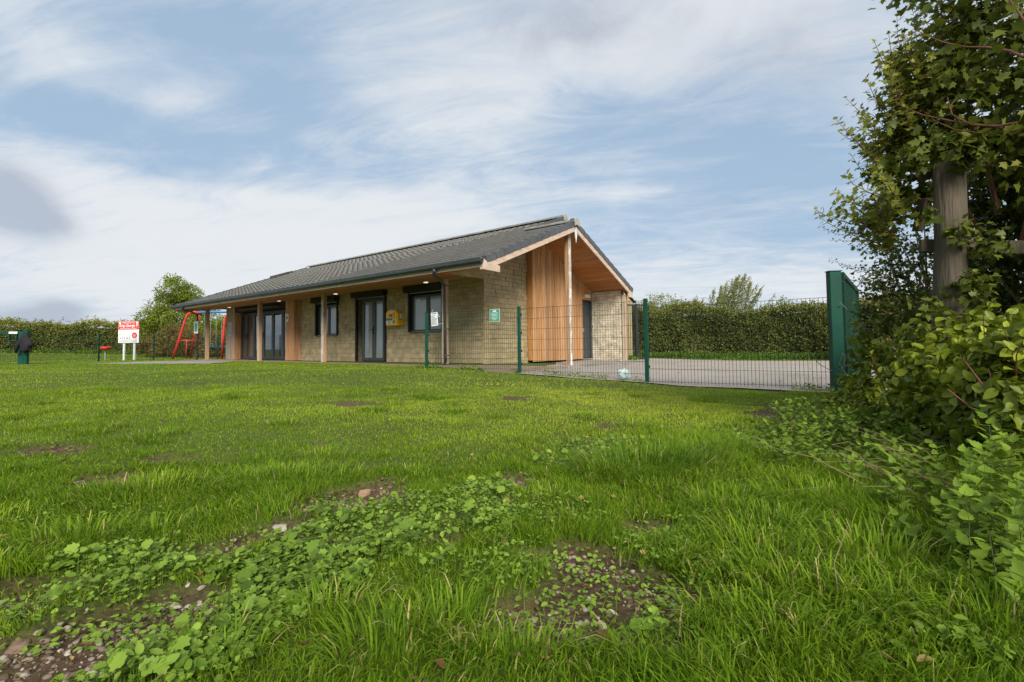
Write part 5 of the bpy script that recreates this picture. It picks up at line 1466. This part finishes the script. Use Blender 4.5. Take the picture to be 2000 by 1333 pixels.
sh.finish(nt2, T_NETT, LM_NETT, mat('green_stem', (.10, .11, .05), .6, .2, 8), solo=120)


# ------------------------------------------------------------------ broad-leaved ground weeds
def inell(x, y, E):
    m = np.zeros(len(x)); w = (vn(np.column_stack([x, y]), 6, 51) - .5) * 1.0 + (vn(np.column_stack([x, y]), 18, 52) - .5) * .5
    for (cx, cy, rx, ry, s) in E: m = np.maximum(m, s * (1 - smooth((np.sqrt(((x - cx) / rx) ** 2 + ((y - cy) / ry) ** 2) + w * .5 - .7) / .35)))
    return m


WEED = [patch(*a) for a in [(800, 1010, 180, 55), (930, 975, 90, 32), (700, 1060, 150, 50), (560, 1120, 150, 55), (420, 1210, 170, 70), (330, 1300, 150, 55), (640, 1150, 90, 50, .8), (230, 1120, 170, 40), (330, 1080, 120, 22, .8), (100, 1200, 90, 26, .7),
                            (1180, 880, 90, 26), (1100, 905, 60, 16, .7), (1560, 880, 90, 40, .9), (1470, 850, 60, 22, .6), (1240, 1260, 90, 36, .5), (880, 1140, 60, 24, .5), (1750, 1270, 120, 50, .35), (1900, 1290, 100, 40, .5), (470, 1150, 60, 20)]]
N0 = 190000
yy = 0.75 + 4.2 * rng.random(N0) ** 1.6; xx = (rng.random(N0) * 2 - 1) * (1.15 * yy + .3)
mk = inell(xx, yy, WEED) * (1 - .85 * soil(xx, yy)) * np.clip((vn(np.column_stack([xx, yy]), 7, 57) - .22) * 2.4, 0.05, 1); acc = rng.random(N0) < mk * np.clip(1.8 / yy, .3, 1) * .60
xx, yy = xx[acc], yy[acc]; nW = len(xx)
hgt = .012 + .075 * vn(np.column_stack([xx, yy]), 4, 53) * rng.random(nW) ** .6
sz = (.009 + .025 * rng.random(nW) ** 2.6) * np.clip(.55 + .38 * yy, .75, 1.1) * (.75 + .5 * vn(np.column_stack([xx, yy]), 2.5, 54))
Pw = np.column_stack([xx, yy, g(xx, yy) + hgt]); Nw = randdir(nW) * .62 + np.array([0, -.15, 1.0])
tw_ = np.clip(.47 + (vn(np.column_stack([xx, yy]), 3, 55) - .5) * .6 + rng.normal(0, .20, nW) + (hgt - .04) * 3, 0, 1)
gw = leaf_obj('ground_weeds', [T_MALLOW, T_MALLOW, T_OVAL, T_HAW], Pw, Nw, rng.random(nW) * 6.28, sz, tw_, LM_WEED, None, kind='stuff')
# their stalks
st = Pw.copy(); st[:, 2] = Pw[:, 2] - hgt
Tst = np.array([(-.03, 0, 0), (.03, 0, 0), (0, 0, 1.0)]); Rst = np.tile(np.eye(3), (nW, 1, 1))
V, F, t = instance(Tst, np.array([(0, 1, 2)]), st, Rst, np.column_stack([np.full(nW, .03), np.full(nW, .03), hgt]), tw_ * .6)
link('weed_stalks', np_mesh('weed_stalks', V, F, t), LM_WEED, None, kind='stuff')
# tiny creeping leaves (clover, knotgrass)
N1 = 150000
yy = .75 + 3.2 * rng.random(N1) ** 1.5; xx = (rng.random(N1) * 2 - 1) * (1.15 * yy + .3)
CREEP = [patch(*a) for a in [(1400, 1060, 170, 60), (1330, 1130, 100, 50), (1010, 1120, 170, 60), (1300, 1260, 130, 50), (1060, 1000, 120, 30), (620, 1050, 100, 26), (250, 1190, 120, 40), (1440, 930, 100, 26), (160, 1010, 150, 20, .5)]]
mk = np.maximum(inell(xx, yy, CREEP), .5 * soil(xx, yy) * (vn(np.column_stack([xx, yy]), 9, 60) > .45)); mk = np.maximum(mk, .9 * inell(xx, yy, WEED)); acc = rng.random(N1) < mk * .34; xx, yy = xx[acc], yy[acc]; n = len(xx)
P1 = np.column_stack([xx, yy, g(xx, yy) + .004 + .03 * rng.random(n)])
leaf_obj('creeping_weeds', [T_OVAL, T_HAW, T_NETT], P1, randdir(n) * .5 + np.array([0, 0, 1.]), rng.random(n) * 6.28, .010 + .012 * rng.random(n), np.clip(.6 + rng.normal(0, .2, n), 0, 1), LM_WEED, None, kind='stuff')

# ------------------------------------------------------------------ gravel and rocks in the bare patches
bm = bmesh.new(); bmesh.ops.create_icosphere(bm, subdivisions=1, radius=.5)
RV = np.array([v.co[:] for v in bm.verts]); RF = np.array([[v.index for v in f.verts] for f in bm.faces]); bm.free()
RV = RV * (1 + (rng.random((len(RV), 1)) - .5) * .5) * np.array([1, .8, .55])
N2 = 110000
yy = .75 + 4 * rng.random(N2) ** 1.7; xx = (rng.random(N2) * 2 - 1) * (1.15 * yy + .3)
acc = rng.random(N2) < (soil(xx, yy) > .12) * np.clip(vn(np.column_stack([xx, yy]), 5, 61) * 2.0 - .45, .05, 1) * .75; xx, yy = xx[acc], yy[acc]; n = len(xx)
V, F, t = instance(RV, RF, np.column_stack([xx, yy, g(xx, yy) + .001]), rotmats(randdir(n) * .5 + np.array([0, 0, 1.]), rng.random(n) * 6.28), .006 + .020 * rng.random(n) ** 3, np.clip(rng.random(n) * .9 + (rng.random(n) > .97) * .4, 0, 1))
link('gravel', np_mesh('gravel', V, F, t), M_GRAV, None, kind='stuff')
ROCKS = [(1272, 1021, 26, 'rounded brown rock at the edge of the right-hand bare patch'), (712, 948, 24, 'reddish rock on the far bare patch beside the weeds'), (1143, 1093, 20, 'reddish rock at the top of the gravelly bare patch'),
         (545, 1018, 32, 'flat pale stone in the bare soil left of the weeds'), (345, 1162, 22, 'flat tan stone in the soil among the left weeds'), (985, 1065, 16, 'small red stone between weeds and grass in the middle'),
         (40, 1235, 46, 'broad flat brown rock in the bottom left corner soil'), (1195, 1180, 22, 'pale grey stone amid the gravel of the central bare patch'), (1176, 1205, 26, 'ochre stone below the gravel of the central bare patch'), (335, 1270, 30, 'pinkish stone at the lower left soil edge')]
for k, (u, v, s, lab) in enumerate(ROCKS):
    x, y = gp(u, v); w = s * y / FPX; bm = bmesh.new(); bmesh.ops.create_icosphere(bm, subdivisions=3, radius=.5)
    for vv in bm.verts:
        q = np.array([tuple(vv.co)]); f = 1 + (vn(q, 2.2, 70 + k)[0] - .5) * .75 + (vn(q, 5.5, 90 + k)[0] - .5) * .3; vv.co = Vector((vv.co.x * w * f, vv.co.y * w * .85 * f, vv.co.z * w * (.38 if 'flat' in lab else .62) * f))
    me = bpy.data.meshes.new('rock'); bm.to_mesh(me); bm.free()
    o = link('rock', me, mat('pale_rock', (.42, .36, .29), .9, .25, 9, .5, .15) if ('pale' in lab or 'tan' in lab or 'ochre' in lab) else M_SOILR, None, label=lab, category='rock')
    o.location = (x, y, float(g(x, y)[0]) + w * .17); o.rotation_euler = (random.uniform(-.2, .2), random.uniform(-.2, .2), random.random() * 3)

nl = 900
yy = .8 + 9 * rng.random(nl) ** 1.3; xx = (rng.random(nl) * 2 - 1) * (1.1 * yy + .3); xx = np.where(rng.random(nl) < .4, np.abs(xx), xx)
leaf_obj('leaf_litter', [T_MAPLE, T_OVALB], np.column_stack([xx, yy, g(xx, yy) + .012 + .015 * rng.random(nl)]), randdir(nl) * .5 + np.array([0, 0, 1.]), rng.random(nl) * 6.28, .012 + .022 * rng.random(nl), rng.random(nl),
         mat('dead_leaf', (.1, .1, .1), .8, .2, 6, 0, .1, ramp=[(0, (.10, .055, .025)), (.6, (.24, .13, .05)), (1, (.40, .27, .10))], transl=.2), None, kind='stuff')
nl = 170; a_ = rng.random(nl); b_ = rng.random(nl) ** 1.5
TA = np.array(TARM); xx, yy = (((1 - a_) * (1 - b_))[:, None] * TA[0] + (a_ * (1 - b_))[:, None] * TA[1] + (a_ * b_)[:, None] * TA[2] + ((1 - a_) * b_)[:, None] * TA[3]).T
leaf_obj('leaf_litter', [T_MAPLE, T_OVALB], np.column_stack([xx, yy, g_smooth(xx, yy) + .026]), randdir(nl) * .25 + np.array([0, 0, 1.]), rng.random(nl) * 6.28, .025 + .035 * rng.random(nl), rng.random(nl), MATS['dead_leaf'], None, kind='stuff')
ne = 2600; kk = rng.random(ne) * 8.2 - .4; oo = rng.normal(-.12, .10, ne)
xe = FX + FD[0] * kk + FD[1] * -oo * -1; ye = FY + FD[1] * kk - FD[0] * oo * -1
ke = (vn(np.column_stack([xe, ye]), 2.2, 62) > .48) | (np.abs((kk + .05) % 2.52) < .25); xe, ye = xe[ke], ye[ke]; ne = len(xe)
leaf_obj('edge_weeds', [T_OVAL, T_NETT, T_QUAD], np.column_stack([xe, ye, g_smooth(xe, ye) + .01 + .09 * rng.random(ne) ** 2]), randdir(ne) * .7 + np.array([0, 0, .7]), rng.random(ne) * 6.28, .018 + .03 * rng.random(ne), np.clip(.5 + rng.normal(0, .2, ne), 0, 1), LM_WEED, None, kind='stuff')

# ------------------------------------------------------------------ grass
def grass_field(name, n, y0, y1, pw, width, hgt, seg, wid, seed, tshift=0.):
    r = np.random.default_rng(seed)
    y = (y0 ** pw + (y1 ** pw - y0 ** pw) * r.random(n)) ** (1 / pw); x = (r.random(n) * 2 - 1) * (width[0] * y + width[1])
    P2 = np.column_stack([x, y])
    ok = ~inpoly(x, y, TARM)
    bx, by = w2b(x, y)
    ok &= ~((bx > np.where(by < 7, -.2 + np.clip(by - 1.6, -3, 5.4) * .12, .45)) & (by > -1.3) & (by < 18.6))
    ok &= ~inpoly(x, y, [(-15.2, 17.2), (-9.6, 15.4), (-11.8, 21.6), (-14.9, 19.2)])
    ok &= ~((x > 3.0) & (x > 2.6 + (y - 1) * .7 + .3) & (y < 6.5))
    so = soil(x, y); ok &= r.random(n) > np.clip((so - .25) * 1.9, 0, 1) * .985
    wd = inell(x, y, WEED) if y0 < 5 else np.zeros(n); ok &= r.random(n) > wd * .78
    cr = inell(x, y, CREEP) if y0 < 5 else np.zeros(n); ok &= r.random(n) > cr * .6
    x, y, P2 = x[ok], y[ok], P2[ok]; n = len(x)
    big = vn(P2, .8, 81); tuft = vn(P2, 3.4, 82) * .6 + vn(P2, 9, 83) * .4
    tall = np.clip((tuft - .42) * 3.2, 0, 1)
    # rough grass in the near right and beside the hedge, mown lawn beyond
    rough = np.clip(1 - smooth((y - 2.3) / 1.8) + .7 * np.exp(-((x - 1.7) ** 2 / .5 + (y - 3.4) ** 2 / 1.5)), 0, 1)
    rgt = smooth((x / y - .05) / .5) * rough
    h = hgt * (.50 + .50 * tuft + rough * (.05 + .75 * tall) + rgt * .55 + .25 * (big - .5)) * (.40 + .80 * r.random(n))
    heading = vn(P2, 2.3, 84) * 9 + r.normal(0, 1.3, n); lean = np.clip(.35 + .25 * rough + r.normal(0, .3, n), .02, 1.15)
    z = g(x, y) - .004; n = len(x)
    dx, dy = np.cos(heading), np.sin(heading); fx = r.random(n) * 6.28; wx, wy = np.cos(fx), np.sin(fx)
    w = wid * (.6 + .8 * r.random(n)) * (1 + .04 * y)
    levels = [(0, 1.0, 0), (.5, .8, .28), (.82, .5, .68), (1, 0, 1.0)] if seg == 3 else ([(0, 1, 0), (.6, .75, .42), (1, 0, 1)] if seg == 2 else [(0, 1, 0), (1, 0, 1)])
    V = []
    for (t, ww, bend) in levels:
        cx = x + dx * h * lean * bend; cy = y + dy * h * lean * bend; cz = z + h * t * np.sqrt(np.clip(1 - (lean * bend) ** 2 * .5, .3, 1))
        if ww > 0:
            V.append(np.column_stack([cx - wx * w * ww / 2, cy - wy * w * ww / 2, cz])); V.append(np.column_stack([cx + wx * w * ww / 2, cy + wy * w * ww / 2, cz]))
        else: V.append(np.column_stack([cx, cy, cz]))
    k = len(V); V = np.stack(V, 1).reshape(-1, 3)
    F4 = [[0, 1, 3, 2], [2, 3, 5, 4]][:max(0, (k - 1) // 2 - 1)]; last = [k - 3, k - 2, k - 1]
    base = (np.arange(n) * k)[:, None, None]; Fs = []
    if F4: Fs.append((np.array(F4)[None] + base).reshape(-1, 4))
    Fs.append((np.array([last])[None] + base).reshape(-1, 3))
    t = .52 + (big - .5) * .35 + (tuft - .5) * -.12 + r.normal(0, .13, n) + tshift + .34 * np.exp(-((x - 1.4) ** 2 / 5 + (y - 6.0) ** 2 / 5)) + .34 * (vn(P2, .35, 87) - .5) - .15 * rough + .04 * smooth((y - 3) / 5)  # includes a paler patch by the fence, painted to counter the maple's shadow
    t = np.where(r.random(n) < .022, .97 + r.random(n) * .03, np.clip(t, 0, .9))
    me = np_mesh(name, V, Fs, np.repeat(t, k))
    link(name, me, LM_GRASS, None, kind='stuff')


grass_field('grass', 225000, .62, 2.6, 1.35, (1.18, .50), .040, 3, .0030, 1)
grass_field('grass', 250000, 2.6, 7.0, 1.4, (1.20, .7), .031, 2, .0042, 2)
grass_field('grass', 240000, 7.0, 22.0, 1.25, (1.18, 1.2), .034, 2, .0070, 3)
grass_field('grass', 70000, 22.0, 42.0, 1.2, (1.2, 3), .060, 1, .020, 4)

# tussocks of longer, broader blades
def tussocks(T):
    Vs, ts = [], []
    for (x0, y0, r, n, h, tn) in T:
        a = rng.random(n) * 6.283; d = r * np.sqrt(rng.random(n)); x = x0 + d * np.cos(a) * 1.3; y = y0 + d * np.sin(a); z = g(x, y) - .004
        hh = h * (.45 + .65 * rng.random(n)); out = a + rng.normal(0, .5, n); ln = np.clip(.15 + .75 * d / r + rng.normal(0, .15, n), 0, 1.2)
        wx, wy = -np.sin(out), np.cos(out); w = .0042 * (.6 + .7 * rng.random(n)); V = []
        for (t, ww, b) in [(0, 1, 0), (.5, .9, .22), (.85, .6, .62), (1 - .12 * 1, 0, 1.05)]:
            cx, cy = x + np.cos(out) * hh * ln * b, y + np.sin(out) * hh * ln * b; cz = z + hh * t * (1 - .35 * np.clip(ln, 0, 1) * b)
            if ww: V += [np.column_stack([cx - wx * w * ww / 2, cy - wy * w * ww / 2, cz]), np.column_stack([cx + wx * w * ww / 2, cy + wy * w * ww / 2, cz])]
            else: V.append(np.column_stack([cx, cy, cz]))
        Vs.append(np.stack(V, 1).reshape(-1, 3)); t = np.clip(tn + rng.normal(0, .12, n), 0, .9); t = np.where(rng.random(n) < .05, .98, t); ts.append(np.repeat(t, 7))
    V = np.vstack(Vs); n = len(V) // 7; base = (np.arange(n) * 7)[:, None, None]
    me = np_mesh('grass_tussocks', V, [(np.array([[0, 1, 3, 2], [2, 3, 5, 4]])[None] + base).reshape(-1, 4), (np.array([[4, 5, 6]])[None] + base).reshape(-1, 3)], np.concatenate(ts))
    link('grass_tussocks', me, LM_GRASS, None, kind='stuff')


TUS = []
for (u, v, r, n, h, tn) in [(1250, 925, .26, 900, .17, .28), (1320, 905, .20, 600, .16, .30), (1180, 940, .14, 350, .12, .38), (1500, 1120, .16, 420, .12, .42), (1600, 1200, .16, 420, .11, .45), (1420, 1000, .14, 300, .11, .40), (1490, 1060, .14, 340, .12, .38),
                            (880, 1250, .10, 260, .10, .34), (760, 1290, .10, 260, .10, .36), (1000, 1300, .10, 240, .09, .34), (1340, 1120, .06, 160, .08, .42), (560, 940, .28, 500, .10, .42), (300, 975, .25, 420, .09, .45),
                            (1700, 1120, .16, 380, .13, .42), (1800, 1240, .14, 340, .11, .40), (1620, 1000, .20, 420, .13, .44), (1380, 880, .22, 420, .13, .38), (640, 1210, .08, 200, .09, .40), (1560, 1290, .10, 260, .10, .38), (1830, 930, .2, 380, .20, .46), (1900, 960, .16, 300, .22, .46),
                            (1950, 1270, .10, 240, .12, .40), (430, 1290, .08, 180, .09, .38), (1450, 1230, .10, 240, .10, .40)]:
    x, y = gp(u, v); TUS.append((x, y, r, n, h, tn))
for _ in range(130):
    y = 1.1 + 6 * random.random(); x = random.uniform(-1.1, .75) * y; k = random.random()
    if max(soil([x], [y])[0], soil([x], [y - .08])[0]) > .3 or inell(np.array([x]), np.array([y]), WEED)[0] > .5: continue
    TUS.append((x, y, .05 + .09 * k, int(60 + 130 * k), .05 + .045 * k, random.uniform(.25, .6)))
tussocks(TUS)

# straw-coloured dead stalks by the nettles and odd seed heads
mb = MB()
for _ in range(45):
    u = random.uniform(1690, 1960); v = random.uniform(900, 1000); x, y = gp(u, v + 20); z = float(g_smooth([x], [y])[0]); a = random.gauss(2.6, .5); L_ = random.uniform(.15, .4)
    p = Vector((x, y, z + random.uniform(.0, .12))); e = p + Vector((math.cos(a) * L_, math.sin(a) * L_ * .6, random.uniform(.02, .16))); mb.tube([p, p.lerp(e, .5) + Vector((0, 0, .03)), e], [.0016, .0013, .0006], 4, cap=False)
for (u, v, h) in [(1650, 1210, .22), (1320, 700, .1), (1550, 860, .14), (1530, 760, .18), (1550, 755, .2), (1570, 765, .22), (1585, 760, .2), (1600, 775, .24)]:
    for _ in range(1 if v > 1000 else 6):
        x, y = gp(u + random.uniform(-8, 8), v); z = float(g_smooth([x], [y])[0]); mb.tube([(x, y, z), (x - .01, y, z + h * .6), (x + random.uniform(-.05, .03), y, z + h)], [.0011, .0009, .0006], 4, cap=False)
mb.build('dry_stalks', M_STRAW, None, kind='stuff')
